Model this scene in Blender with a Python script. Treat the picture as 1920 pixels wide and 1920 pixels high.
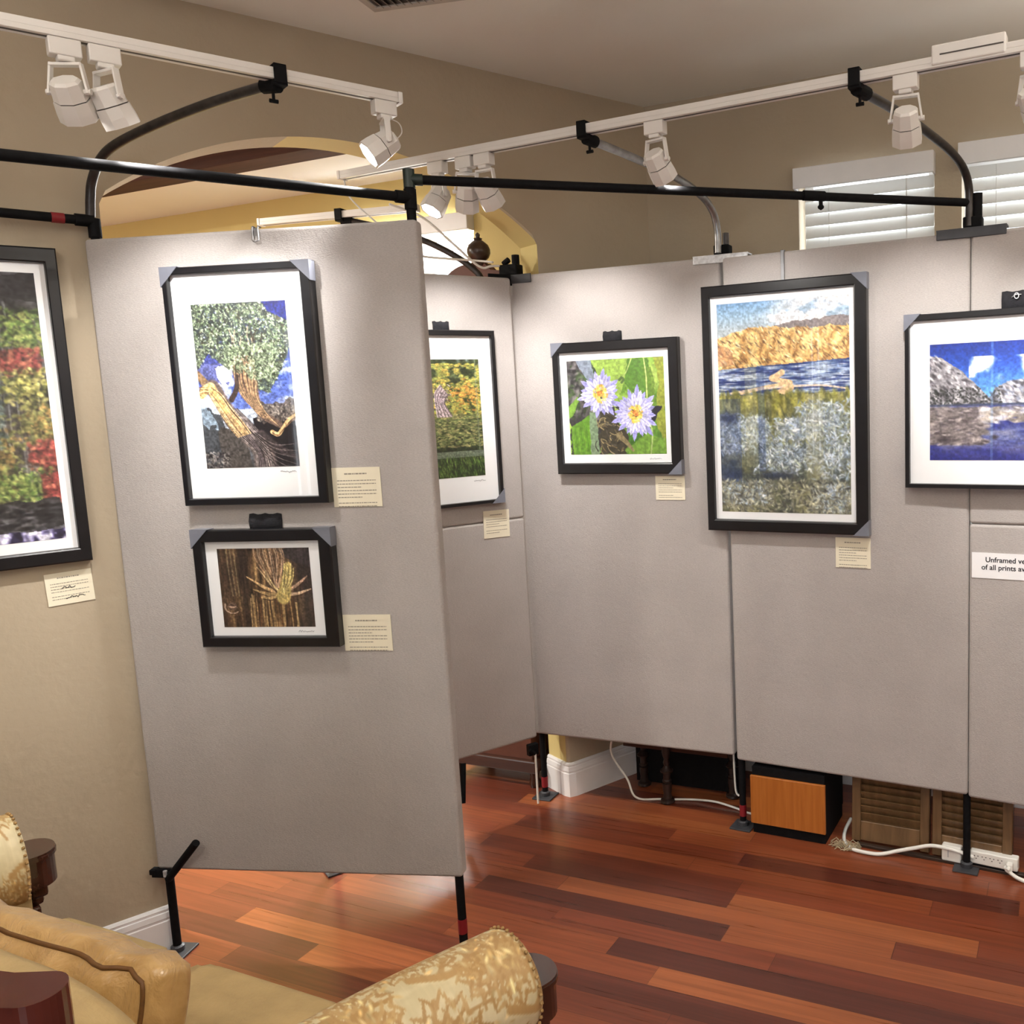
import bpy, bmesh, math, random
import numpy as np
from mathutils import Vector, Matrix
for _o in list(bpy.data.objects):
    bpy.data.objects.remove(_o, do_unlink=True)
SC = bpy.context.scene
COL = SC.collection
PI = math.pi
R = math.radians
random.seed(7)

# ---------------------------------------------------------------- camera
cam_d = bpy.data.cameras.new('camera')
cam = bpy.data.objects.new('camera', cam_d)
COL.objects.link(cam)
PITCH, ROLL, CAM_H = 0.1289, -0.0362, 1.6588
_F = Vector((0, math.cos(PITCH), -math.sin(PITCH)))
_U0 = Vector((0, math.sin(PITCH), math.cos(PITCH)))
_R0 = Vector((1, 0, 0))
_Rr = _R0 * math.cos(ROLL) + _U0 * math.sin(ROLL)
_Uu = _U0 * math.cos(ROLL) - _R0 * math.sin(ROLL)
m3 = Matrix((_Rr, _Uu, -_F)).transposed()
cam.matrix_world = Matrix.Translation((0, 0, CAM_H)) @ m3.to_4x4()
cam_d.sensor_width = 36
cam_d.lens = 36 * 1700 / 1920
cam_d.shift_x = -1 / 6
cam_d.clip_start = 0.05
SC.camera = cam

# ---------------------------------------------------------------- world, exposure
w = bpy.data.worlds.new('overcast_sky')
SC.world = w
w.use_nodes = True
wb = w.node_tree.nodes['Background']
wb.inputs[0].default_value = (0.86, 0.93, 1.0, 1)
wb.inputs[1].default_value = 5.0
SC.view_settings.view_transform = 'Standard'
SC.view_settings.look = 'None'
SC.view_settings.gamma = 1
SC.view_settings.use_curve_mapping = False
SC.view_settings.exposure = 0.0
SPOT_W = 34.0          # every track head
ROOM_W = 10.0          # each added fill lamp in the gallery ceiling
DAY_W = 30.0           # fill daylight through the added wide back window
FAR_W = 190.0           # daylight through the far room's window
UP_W = 210.0            # added floor uplights that brighten the ceiling
FAR_FILL_W = 90.0  # added fill lamps in the far room's ceiling

# ---------------------------------------------------------------- materials
MATS = {}
def lin(r, g, b):
    f = lambda c: (c / 255 / 12.92) if c / 255 <= 0.04045 else ((c / 255 + 0.055) / 1.055) ** 2.4
    return (f(r), f(g), f(b), 1)
class N:
    """small node helper"""
    def __init__(s, name):
        s.m = bpy.data.materials.new(name); s.m.use_nodes = True
        s.t = s.m.node_tree; s.b = s.t.nodes['Principled BSDF']; s.out = s.t.nodes['Material Output']
    def n(s, typ, **kw):
        x = s.t.nodes.new(typ)
        for k, v in kw.items(): setattr(x, k, v)
        return x
    def l(s, a, b): s.t.links.new(a, b)
    def math(s, op, a, b=None, c=None):
        x = s.n('ShaderNodeMath', operation=op)
        for i, v in enumerate((a, b, c)):
            if v is None: continue
            if hasattr(v, 'is_output'): s.l(v, x.inputs[i])
            else: x.inputs[i].default_value = v
        return x.outputs[0]
    def coord(s, kind='Object', scale=None):
        t = s.n('ShaderNodeTexCoord')
        if not scale: return t.outputs[kind]
        mp = s.n('ShaderNodeMapping'); s.l(t.outputs[kind], mp.inputs[0]); mp.inputs['Scale'].default_value = scale
        return mp.outputs[0]
    def noise(s, co, scale, detail=3, rough=0.5, dist=0):
        x = s.n('ShaderNodeTexNoise'); s.l(co, x.inputs['Vector'])
        x.inputs['Scale'].default_value = scale; x.inputs['Detail'].default_value = detail
        x.inputs['Roughness'].default_value = rough; x.inputs['Distortion'].default_value = dist
        return x.outputs['Fac']
    def ramp(s, fac, stops):
        x = s.n('ShaderNodeValToRGB'); s.l(fac, x.inputs[0])
        e = x.color_ramp.elements
        while len(e) < len(stops): e.new(0.5)
        for i, (p, c) in enumerate(stops): e[i].position = p; e[i].color = c
        return x.outputs[0]
    def bump(s, h, strength, dist=0.01):
        x = s.n('ShaderNodeBump'); s.l(h, x.inputs['Height'])
        x.inputs['Strength'].default_value = strength; x.inputs['Distance'].default_value = dist
        s.l(x.outputs[0], s.b.inputs['Normal'])
    def p(s, **kw):
        for k, v in kw.items():
            s.b.inputs[k.replace('_', ' ')].default_value = v
        return s
def mul(c, k): return (c[0] * k, c[1] * k, c[2] * k, 1)
def simple(name, c, rough=0.5, metal=0, var=0.08, scale=20, bump=0, coat=0, bscale=None):
    if name in MATS: return MATS[name]
    x = N(name); co = x.coord()
    nz = x.noise(co, scale)
    x.l(x.ramp(nz, [(0.25, mul(c, 1 - var)), (0.75, mul(c, 1 + var))]), x.b.inputs['Base Color'])
    x.p(Roughness=rough, Metallic=metal, Coat_Weight=coat)
    if bump: x.bump(x.noise(co, bscale or scale * 4, 4), bump, 0.004)
    MATS[name] = x.m
    return x.m
TAN = (0.43, 0.358, 0.262, 1)
YEL = (0.64, 0.52, 0.22, 1)
M_wall = simple('tan_wall_paint', TAN, 0.85, var=0.03, scale=3, bump=0.5, bscale=40)
M_yel = simple('yellow_wall_paint', YEL, 0.8, var=0.03, scale=3, bump=0.2, bscale=45)
M_ceil = simple('ceiling_paint', (0.78, 0.76, 0.70, 1), 0.9, var=0.02, scale=2, bump=0.15, bscale=60)
M_trim = simple('white_trim_paint', (0.80, 0.80, 0.82, 1), 0.35, var=0.02)
M_black = simple('black_powder_coat', (0.006, 0.006, 0.007, 1), 0.7, var=0.3, scale=60)
for _n in M_black.node_tree.nodes:
    if _n.type == 'BSDF_PRINCIPLED': _n.inputs['Specular IOR Level'].default_value = 0.12
M_steel = simple('galvanised_conduit', (0.30, 0.30, 0.31, 1), 0.32, 0.9, var=0.25, scale=40)
M_dsteel = simple('dark_steel_pipe', (0.055, 0.05, 0.05, 1), 0.35, 0.7, var=0.3, scale=40)
M_galv = simple('bright_galvanised_plate', (0.62, 0.63, 0.66, 1), 0.4, 0.5, var=0.25, scale=90)
M_gplate = simple('grey_painted_plate', (0.05, 0.052, 0.06, 1), 0.5, 0.2, var=0.15, scale=30)
M_redtape = simple('red_tape', (0.22, 0.008, 0.014, 1), 0.5)
M_track = simple('white_track_enamel', (0.72, 0.69, 0.66, 1), 0.35, var=0.02)
M_groove = simple('track_slot_dark', (0.06, 0.05, 0.045, 1), 0.6)
M_frame = simple('black_frame_wood', (0.008, 0.008, 0.010, 1), 0.28, var=0.25, scale=30)
M_matbd = simple('white_mat_board', (0.86, 0.87, 0.89, 1), 0.8, var=0.01)
M_corner = simple('grey_plastic_corner', (0.17, 0.18, 0.22, 1), 0.3, var=0.1)
M_velvet = simple('black_hook_tape', (0.012, 0.012, 0.016, 1), 0.9, var=0.4, scale=80, bump=0.5)
M_card = simple('cream_card', (0.80, 0.74, 0.58, 1), 0.8, var=0.02)
M_paper = simple('white_paper', (0.84, 0.84, 0.86, 1), 0.8, var=0.01)
M_ink = simple('grey_print_ink', (0.30, 0.27, 0.22, 1), 0.8)
M_inkb = simple('black_ink', (0.01, 0.01, 0.015, 1), 0.7)
M_inks = simple('pencil_signature', (0.35, 0.36, 0.40, 1), 0.8)
M_cord = simple('white_cord_plastic', (0.78, 0.77, 0.73, 1), 0.4, var=0.02)
M_blind = None
M_dwood = simple('dark_walnut', (0.050, 0.017, 0.010, 1), 0.22, var=0.35, scale=14, coat=0.5)
M_mwood = simple('reddish_mahogany', (0.10, 0.030, 0.016, 1), 0.65, var=0.3, scale=10)

def wood(name, a, b, sc=(3, 40, 40), rough=0.4, coat=0.2):
    x = N(name); co = x.coord('Object', sc)
    nz = x.noise(co, 1.5, 5, 0.6, 0.6)
    x.l(x.ramp(nz, [(0.3, a), (0.7, b)]), x.b.inputs['Base Color'])
    x.p(Roughness=rough, Coat_Weight=coat); x.bump(nz, 0.15, 0.003)
    MATS[name] = x.m
    return x.m
M_beam = wood('ceiling_beam_wood', (0.032, 0.008, 0.004, 1), (0.060, 0.017, 0.008, 1), (1.5, 30, 30), 0.85, 0.0)
M_oak = wood('orange_veneer', (0.36, 0.105, 0.014, 1), (0.48, 0.16, 0.028, 1), (40, 40, 2), 0.4)
M_shut = wood('brown_shutter_wood', (0.10, 0.055, 0.022, 1), (0.19, 0.105, 0.045, 1), (25, 25, 3), 0.5)
M_appl = wood('dark_table_wood', (0.030, 0.009, 0.005, 1), (0.055, 0.018, 0.009, 1), (2, 30, 30), 0.3)

def fabric(name, c, var=0.15, weave=420, bump=0.6):
    x = N(name); co = x.coord()
    big = x.noise(co, 5, 4, 0.6)
    fine = x.noise(x.coord('Object', (1, 1, 3.2)), weave / 3, 3, 0.7)
    mixv = x.math('ADD', x.math('MULTIPLY', big, 0.35), x.math('MULTIPLY', fine, 0.65))
    x.l(x.ramp(mixv, [(0.32, mul(c, 1 - var)), (0.68, mul(c, 1 + var))]), x.b.inputs['Base Color'])
    x.p(Roughness=0.95, Sheen_Weight=0.15)
    x.bump(x.math('ADD', fine, x.math('MULTIPLY', x.noise(co, 60, 3), 0.8)), bump, 0.003)
    MATS[name] = x.m
    return x.m
M_fab = fabric('warm_grey_panel_cloth', (0.425, 0.393, 0.378, 1))

def floor_mat():
    x = N('cherry_plank_floor')
    co = x.coord('Object')
    sp = x.n('ShaderNodeSeparateXYZ'); x.l(co, sp.inputs[0])
    PW, PLn = 0.088, 0.95
    ry = x.math('DIVIDE', sp.outputs[1], PW)
    row = x.math('FLOOR', ry)
    wn = x.n('ShaderNodeTexWhiteNoise', noise_dimensions='1D'); x.l(row, wn.inputs['W'])
    ln = x.math('MULTIPLY_ADD', wn.outputs[0], 0.5, 0.75)
    off = x.math('MULTIPLY', wn.outputs[0], 37.3)
    rx = x.math('ADD', x.math('DIVIDE', x.math('DIVIDE', sp.outputs[0], PLn), ln), off)
    colm = x.math('FLOOR', rx)
    cv = x.n('ShaderNodeCombineXYZ'); x.l(row, cv.inputs[0]); x.l(colm, cv.inputs[1])
    w2 = x.n('ShaderNodeTexWhiteNoise', noise_dimensions='2D'); x.l(cv.outputs[0], w2.inputs['Vector'])
    tone = x.ramp(w2.outputs[0], [(0.0, (0.082, 0.021, 0.014, 1)), (0.14, (0.140, 0.033, 0.017, 1)), (0.5, (0.190, 0.046, 0.020, 1)),
                                  (0.8, (0.240, 0.063, 0.024, 1)), (1.0, (0.310, 0.096, 0.034, 1))])
    # grain runs along each plank
    gm = x.n('ShaderNodeCombineXYZ')
    x.l(x.math('MULTIPLY', sp.outputs[0], 1.6), gm.inputs[0]); x.l(x.math('MULTIPLY', sp.outputs[1], 55), gm.inputs[1]); x.l(x.math('MULTIPLY', w2.outputs[0], 50), gm.inputs[2])
    g = x.noise(gm.outputs[0], 1.2, 4, 0.6, 0.4)
    gr = x.ramp(g, [(0.3, (0.72, 0.70, 0.68, 1)), (0.7, (1.22, 1.2, 1.2, 1))])
    mx = x.n('ShaderNodeMix', data_type='RGBA', blend_type='MULTIPLY'); mx.inputs[0].default_value = 1
    x.l(tone, mx.inputs[6]); x.l(gr, mx.inputs[7])
    # seams
    fy = x.math('FRACT', ry); fx = x.math('FRACT', rx)
    ey = x.math('LESS_THAN', x.math('MINIMUM', fy, x.math('SUBTRACT', 1.0, fy)), 0.010)
    ex = x.math('LESS_THAN', fx, 0.0022)
    seam = x.math('MAXIMUM', ey, ex)
    m2 = x.n('ShaderNodeMix', data_type='RGBA'); x.l(x.math('MULTIPLY', seam, 0.55), m2.inputs[0]); x.l(mx.outputs[2], m2.inputs[6])
    m2.inputs[7].default_value = (0.02, 0.006, 0.004, 1)
    x.l(m2.outputs[2], x.b.inputs['Base Color'])
    x.l(x.math('MULTIPLY_ADD', g, 0.10, 0.24), x.b.inputs['Roughness'])
    x.p(Coat_Weight=0.25, Coat_Roughness=0.18)
    x.bump(x.math('SUBTRACT', x.math('MULTIPLY', g, 0.2), seam), 0.12, 0.002)
    return x.m
M_floor = floor_mat()

def gold_satin():
    x = N('gold_satin'); co = x.coord()
    nz = x.noise(co, 9, 5, 0.65, 0.5)
    x.l(x.ramp(nz, [(0.3, (0.36, 0.20, 0.060, 1)), (0.7, (0.58, 0.37, 0.15, 1))]), x.b.inputs['Base Color'])
    x.p(Roughness=0.27, Sheen_Weight=0.2, Specular_IOR_Level=0.8)
    x.bump(x.noise(x.coord('Object', (1, 1, 0.35)), 18, 4, 0.6, 1.2), 0.55, 0.012)
    return x.m
M_satin = gold_satin()
M_gold = simple('gold_brocade', (0.48, 0.345, 0.160, 1), 0.55, var=0.16, scale=12, bump=0.3, bscale=120)
M_welt = simple('gold_welt_cord', (0.13, 0.055, 0.012, 1), 0.6, var=0.2, scale=60)

def colour_print(name, rough=0.5):
    x = N(name)
    a = x.n('ShaderNodeAttribute', attribute_name='Col')
    x.l(a.outputs['Color'], x.b.inputs['Base Color']); x.p(Roughness=rough)
    return x.m
M_print = colour_print('photographic_print')
M_damask = colour_print('woven_damask', 0.5)

def glass_mat(name='picture_glass', tint=1.0):
    x = N(name)
    x.t.nodes.remove(x.b)
    tr = x.n('ShaderNodeBsdfTransparent'); tr.inputs[0].default_value = (tint, tint, tint, 1)
    gl = x.n('ShaderNodeBsdfGlossy'); gl.inputs['Roughness'].default_value = 0.01
    fr = x.n('ShaderNodeFresnel'); fr.inputs[0].default_value = 1.45
    mx = x.n('ShaderNodeMixShader'); geo = x.n('ShaderNodeNewGeometry'); x.l(x.math('MULTIPLY', fr.outputs[0], x.math('SUBTRACT', 1.0, geo.outputs['Backfacing'])), mx.inputs[0]); x.l(tr.outputs[0], mx.inputs[1]); x.l(gl.outputs[0], mx.inputs[2])
    x.l(mx.outputs[0], x.out.inputs[0])
    return x.m
M_glass = glass_mat()

def blind_mat():
    x = N('white_blind_slat')
    x.p(Base_Color=(0.78, 0.78, 0.76, 1), Roughness=0.45)
    tl = x.n('ShaderNodeBsdfTranslucent'); tl.inputs[0].default_value = (0.8, 0.8, 0.78, 1)
    mx = x.n('ShaderNodeMixShader'); mx.inputs[0].default_value = 0.12
    x.l(x.b.outputs[0], mx.inputs[1]); x.l(tl.outputs[0], mx.inputs[2]); x.l(mx.outputs[0], x.out.inputs[0])
    return x.m
M_blind = blind_mat()

def emit(name, c, s):
    x = N(name); x.p(Base_Color=(0.9, 0.9, 0.9, 1), Emission_Color=c, Emission_Strength=s)
    return x.m
M_bulb = emit('lit_bulb', (1, 0.97, 0.92, 1), 18)
M_down = emit('fill_downlight_glow', (1, 0.93, 0.82, 1), 8)  # glowing face of the added ceiling lamps

# ---------------------------------------------------------------- geometry helpers
def obj(name, bm, mat, parent=None, smooth=False, wn=False, angle=None):
    me = bpy.data.meshes.new(name)
    bmesh.ops.recalc_face_normals(bm, faces=bm.faces[:])
    bm.to_mesh(me); bm.free()
    for m in (mat if isinstance(mat, (list, tuple)) else [mat]): me.materials.append(m)
    if smooth or wn or angle:
        me.polygons.foreach_set('use_smooth', [True] * len(me.polygons))
        if angle: me.set_sharp_from_angle(angle=R(angle))
    o = bpy.data.objects.new(name, me); COL.objects.link(o)
    if wn:
        md = o.modifiers.new('weighted', 'WEIGHTED_NORMAL'); md.keep_sharp = True
    if parent is not None: o.parent = parent
    return o
def tag(o, label=None, cat=None, group=None, kind=None):
    if label: o['label'] = label
    if cat: o['category'] = cat
    if group: o['group'] = group
    if kind: o['kind'] = kind
    return o
def thing(name, label, cat, loc=(0, 0, 0), rz=0, group=None):
    o = bpy.data.objects.new(name, None); COL.objects.link(o)
    o.location = loc; o.rotation_euler = (0, 0, rz); o.empty_display_size = 0.1
    return tag(o, label, cat, group)
def struct(name, bm, mat, loc=(0, 0, 0), rz=0, parent=None, **kw):
    o = obj(name, bm, mat, parent, **kw)
    if parent is None:
        o.location = loc; o.rotation_euler = (0, 0, rz); o['kind'] = 'structure'
    return o
def BM(): return bmesh.new()
def box(bm, x0, x1, y0, y1, z0, z1, bev=0, seg=3, mat=0):
    r = bmesh.ops.create_cube(bm, size=1)
    vs = r['verts']
    for v in vs:
        v.co = Vector((x0 if v.co.x < 0 else x1, y0 if v.co.y < 0 else y1, z0 if v.co.z < 0 else z1))
    fs = {f for v in vs for f in v.link_faces}
    for f in fs: f.material_index = mat
    if bev:
        es = {e for v in vs for e in v.link_edges}
        bmesh.ops.bevel(bm, geom=list(es), offset=bev, segments=seg, profile=0.5, affect='EDGES', clamp_overlap=True)
    return bm
def rotbox(bm, c, size, mtx, bev=0):
    """box of a size centred at c, turned by a 3x3 matrix"""
    b2 = BM(); h = [s / 2 for s in size]
    box(b2, -h[0], h[0], -h[1], h[1], -h[2], h[2], bev, 2)
    for v in b2.verts: v.co = Vector(c) + mtx @ v.co
    merge(bm, b2)
    return bm
def merge(bm, b2):
    me = bpy.data.meshes.new('tmp'); b2.to_mesh(me); b2.free(); bm.from_mesh(me); bpy.data.meshes.remove(me)
def frame_of(d):
    d = Vector(d).normalized()
    u = d.cross(Vector((0, 0, 1)))
    if u.length < 1e-4: u = Vector((1, 0, 0))
    u.normalize()
    return u, d.cross(u).normalized(), d
def tube(bm, pts, r, seg=12, caps=True, mat=0, radii=None):
    pts = [Vector(p) for p in pts]
    rings = []; pu = None
    for i, p in enumerate(pts):
        a = pts[max(i - 1, 0)]; b = pts[min(i + 1, len(pts) - 1)]
        d = (b - a).normalized()
        if pu is None: u, v, _ = frame_of(d)
        else:
            u = (pu - d * pu.dot(d))
            u = u.normalized() if u.length > 1e-6 else frame_of(d)[0]
            v = d.cross(u)
        pu = u
        rr = radii[i] if radii else r
        rings.append([bm.verts.new(p + (u * math.cos(t) + v * math.sin(t)) * rr) for t in [2 * PI * k / seg for k in range(seg)]])
    for a, b in zip(rings, rings[1:]):
        for k in range(seg):
            f = bm.faces.new((a[k], a[(k + 1) % seg], b[(k + 1) % seg], b[k])); f.material_index = mat
    if caps:
        for rg in (rings[0], rings[-1]):
            f = bm.faces.new(rg); f.material_index = mat
    return bm
def lathe(bm, prof, origin=(0, 0, 0), axis=(0, 0, 1), seg=24, phase=0.0, mat=0):
    """profile of (radius, height along axis)"""
    u, v, d = frame_of(axis); o = Vector(origin)
    rings = []
    for r, h in prof:
        rings.append([bm.verts.new(o + d * h + (u * math.cos(t) + v * math.sin(t)) * max(r, 1e-4)) for t in [phase + 2 * PI * k / seg for k in range(seg)]])
    for a, b in zip(rings, rings[1:]):
        for k in range(seg):
            f = bm.faces.new((a[k], a[(k + 1) % seg], b[(k + 1) % seg], b[k])); f.material_index = mat
    for rg in (rings[0], rings[-1]):
        f = bm.faces.new(rg); f.material_index = mat
    return bm
def smooth_path(pts, n=8):
    """Catmull-Rom through the points"""
    P = [Vector(p) for p in pts]; P = [P[0] * 2 - P[1]] + P + [P[-1] * 2 - P[-2]]
    out = []
    for i in range(1, len(P) - 2):
        for k in range(n):
            t = k / n
            out.append(0.5 * ((2 * P[i]) + (P[i + 1] - P[i - 1]) * t + (2 * P[i - 1] - 5 * P[i] + 4 * P[i + 1] - P[i + 2]) * t * t + (3 * P[i] - P[i - 1] - 3 * P[i + 1] + P[i + 2]) * t ** 3))
    out.append(P[-2])
    return out
def prism(bm, outline, y0, y1, mat=0, axis='y'):
    """closed outline of (x, z) extruded along local y"""
    a = [bm.verts.new((x, y0, z)) for x, z in outline]; b = [bm.verts.new((x, y1, z)) for x, z in outline]
    n = len(a)
    f1 = bm.faces.new(a); f2 = bm.faces.new(b[::-1])
    side = []
    for k in range(n):
        side.append(bm.faces.new((a[k], b[k], b[(k + 1) % n], a[(k + 1) % n])))
    for f in [f1, f2] + side: f.material_index = mat
    return a, b, side
def local(o, deg, s, y, z):
    """world point of panel coordinates: s along, y behind, z up"""
    t = R(deg)
    return Vector((o[0] + s * math.cos(t) - y * math.sin(t), o[1] + s * math.sin(t) + y * math.cos(t), z))

# planes: origin on the floor and heading of the display surfaces
PLN = {'F': ((-1.638, 2.603), -6.9), 'P1': ((-0.632, 3.618), -20.95), 'P2': ((0.170, 3.295), -26.0), 'P4': ((0.932, 2.923), -28.0),
       'P3': ((-0.629, 3.584), 38.0), 'A': ((-0.101, 3.9915), 41.1), 'W': ((-0.101, 3.9915), -23.36)}
def at(pl, s, y, z): return local(PLN[pl][0], PLN[pl][1], s, y, z)
ZC = 2.859

# ================================================================ THE SETTING
o_w, deg_w = PLN['W']; o_a, deg_a = PLN['A']
bm = BM(); box(bm, -6.5, 5.5, -9, 0.1, -0.05, 0)
struct('floor', bm, M_floor, (o_w[0], o_w[1], 0), R(deg_w))

# arch wall: one plane from the back of the room to the corner, with a segmental arched opening
bm = BM()
s0, s1, zs, top = -2.034, -0.548, 2.262, 2.532
cxa = (s0 + s1) / 2; half = (s1 - s0) / 2; rise = top - zs
rad = (half * half + rise * rise) / (2 * rise); cza = top - rad
arc = []
for k in range(0, 41):
    x = s1 + (s0 - s1) * k / 40
    arc.append((x, cza + math.sqrt(max(rad * rad - (x - cxa) ** 2, 0))))
outl = [(-7.9, 0), (s0, 0)] + arc[::-1] + [(s1, 0), (0.02, 0), (0.02, ZC), (-7.9, ZC)]
a, b, side = prism(bm, outl, 0, 0.15)
for i, f in enumerate(side):
    if 17 <= i <= 42: f.material_index = 1            # soffit and the right jamb are painted yellow
bm.edges.ensure_lookup_table()
front = []
for i in range(1, 43):
    e = bm.edges.get((a[i], a[(i + 1)]))
    if e: front.append(e)
bmesh.ops.bevel(bm, geom=front, offset=0.018, segments=4, profile=0.5, affect='EDGES')
bmesh.ops.triangulate(bm, faces=[f for f in bm.faces if len(f.verts) > 4])
struct('wall_left', bm, [M_wall, M_yel], (o_a[0], o_a[1], 0), R(deg_a))

# window wall, with real openings
def wall_with_holes(bm, x0, x1, z1, holes, y0=0, y1=0.16):
    xs = sorted({x0, x1} | {h[0] for h in holes} | {h[1] for h in holes})
    for xa, xb in zip(xs, xs[1:]):
        hs = [h for h in holes if h[0] <= xa + 1e-6 and h[1] >= xb - 1e-6]
        if not hs: box(bm, xa, xb, y0, y1, 0, z1)
        else:
            box(bm, xa, xb, y0, y1, 0, hs[0][2]); box(bm, xa, xb, y0, y1, hs[0][3], z1)
WIN = [(0.660, 1.185), (1.283, 1.808)]
bm = BM(); wall_with_holes(bm, -0.07, 4.3, ZC, [(p, q, 0.95, 2.505) for p, q in WIN])
struct('wall_right', bm, M_wall, (o_w[0], o_w[1], 0), R(deg_w))
FARW = (-1.62, -0.895)
bm = BM(); wall_with_holes(bm, -6.3, -0.07, ZC, [(FARW[0], FARW[1], 0.95, 2.505)])
struct('wall_far', bm, M_yel, (o_w[0], o_w[1], 0), R(deg_w))
# far room's outer side wall
bm = BM(); box(bm, -6.3, -6.15, -8.5, 0, 0, ZC)
struct('wall_beyond', bm, M_yel, (o_w[0], o_w[1], 0), R(deg_w))
# right and back walls of the gallery room
bm = BM(); box(bm, 4.2, 4.35, -7.2, 0, 0, ZC)
struct('wall_side', bm, M_wall, (o_w[0], o_w[1], 0), R(deg_w))
BACK = [(-1.62, -1.44), (1.4, 3.0)]  # the wide opening is unseen, added and sized to let in fill daylight
bm = BM(); wall_with_holes(bm, -3.5, 4.3, ZC, [(p, q, 0.9, 2.35) for p, q in BACK], -7.2, -7.05)
struct('wall_back', bm, M_wall, (o_w[0], o_w[1], 0), R(deg_w))

# ceilings, cut along the arch wall
def poly_slab(name, pts, z0, z1, mat):
    bm = BM(); lo = [bm.verts.new((x, y, z0)) for x, y in pts]; hi = [bm.verts.new((x, y, z1)) for x, y in pts]
    bm.faces.new(lo); bm.faces.new(hi[::-1])
    for k in range(len(pts)):
        j = (k + 1) % len(pts); bm.faces.new((lo[k], hi[k], hi[j], lo[j]))
    return struct(name, bm, mat)
def wxy(s, y): p = at('W', s, y, 0); return (p.x, p.y)
def axy(s, y): p = at('A', s, y, 0); return (p.x, p.y)
poly_slab('ceiling', [wxy(0.0, 0.16), wxy(4.35, 0.16), wxy(4.35, -7.2), wxy(-3.5, -7.2), axy(-7.9, 0.0), axy(0, 0.0)], ZC, ZC + 0.06, M_ceil)
M_ceil2 = simple('far_ceiling_paint', (0.86, 0.87, 0.86, 1), 0.9, var=0.02, scale=2)
poly_slab('ceiling_far', [axy(0.0, 0.06), axy(-7.9, 0.06), wxy(-6.3, -8.5), wxy(-6.3, 0.16), wxy(0, 0.16)], 2.725, 2.78, M_ceil2)
# dark wooden ceiling beam of the far room, parallel to its outer wall
bm = BM(); box(bm, -5.5, -0.42, -0.775, -0.640, 2.665, 2.73, 0.004, 2)
for v in bm.verts: pass
tag(struct('trim_1', bm, M_beam, (o_w[0], o_w[1], 0), R(deg_w), wn=True))

# baseboards with a stepped moulded top
def base_profile(t=0.016, h=0.145):
    return [(0, 0), (-t, 0), (-t, h - 0.045), (-t + 0.002, h - 0.042), (-t + 0.002, h - 0.036), (-t + 0.0005, h - 0.034), (-t + 0.003, h - 0.018),
            (-t + 0.006, h - 0.016), (-t + 0.006, h - 0.011), (-t + 0.005, h - 0.008), (-t + 0.010, h - 0.001), (-0.001, h), (0, h)]
def base_run(bm, path):
    """path of (s, y, ny_s, ny_y): point on the wall face and the outward direction per corner"""
    pr = base_profile(); rows = []
    for s, y, ns, ny in path:
        rows.append([bm.verts.new((s - ns * d, y - ny * d, z)) for d, z in pr])
    for A_, B_ in zip(rows, rows[1:]):
        for k in range(len(pr) - 1): bm.faces.new((A_[k], A_[k + 1], B_[k + 1], B_[k]))
    for rw in (rows[0], rows[-1]): bm.faces.new(rw)
bm = BM()
c = 0.012
base_run(bm, [(-7.85, 0, 0, -1), (s0 - 0.022, 0, 0, -1), (s0 - 0.004, 0.004, 0.7, -0.7), (s0, 0.022, 1, 0), (s0, 0.15, 1, 0)])
struct('baseboard_left', bm, M_trim, (o_a[0], o_a[1], 0), R(deg_a))
bm = BM()
base_run(bm, [(s1, 0.15, -1, 0), (s1, 0.022, -1, 0), (s1 + 0.004, 0.004, -0.7, -0.7), (s1 + 0.022, 0, 0, -1), (-0.02, 0, 0, -1)])
struct('baseboard_pier', bm, M_trim, (o_a[0], o_a[1], 0), R(deg_a))
bm = BM(); base_run(bm, [(0.01, 0, 0, -1), (4.2, 0, 0, -1)])
struct('baseboard_right', bm, M_trim, (o_w[0], o_w[1], 0), R(deg_w))
bm = BM(); base_run(bm, [(-6.1, 0, 0, -1), (-0.2, 0, 0, -1)])
struct('baseboard_far', bm, M_trim, (o_w[0], o_w[1], 0), R(deg_w))

# windows: sash frame and pane
def window(n, x0, x1, z0, z1, yw, mull=False):
    bm = BM(); f = 0.035
    y0, y1 = yw
    box(bm, x0, x0 + f, y0, y1, z0, z1); box(bm, x1 - f, x1, y0, y1, z0, z1)
    box(bm, x0 + f, x1 - f, y0, y1, z0, z0 + f); box(bm, x0 + f, x1 - f, y0, y1, z1 - f, z1)
    if mull:
        box(bm, (x0 + x1) / 2 - 0.02, (x0 + x1) / 2 + 0.02, y0, y1, z0 + f, z1 - f)
        box(bm, x0 + f, x1 - f, y0 + 0.002, y1 - 0.002, (z0 + z1) / 2 - 0.015, (z0 + z1) / 2 + 0.015)
    fr = struct('window_%d' % n, bm, M_trim, (o_w[0], o_w[1], 0), R(deg_w))
    bm = BM(); box(bm, x0 + f, x1 - f, (y0 + y1) / 2 - 0.003, (y0 + y1) / 2 + 0.003, z0 + f, z1 - f)
    obj('pane', bm, M_glass, fr)
for i, (p, q) in enumerate(WIN): window(i + 1, p, q, 0.95, 2.505, (0.10, 0.14))
window(3, FARW[0], FARW[1], 0.95, 2.505, (0.10, 0.14))
for i, (p, q) in enumerate(BACK): window(4 + i, p, q, 0.9, 2.35, (-7.15, -7.10), True)

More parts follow.
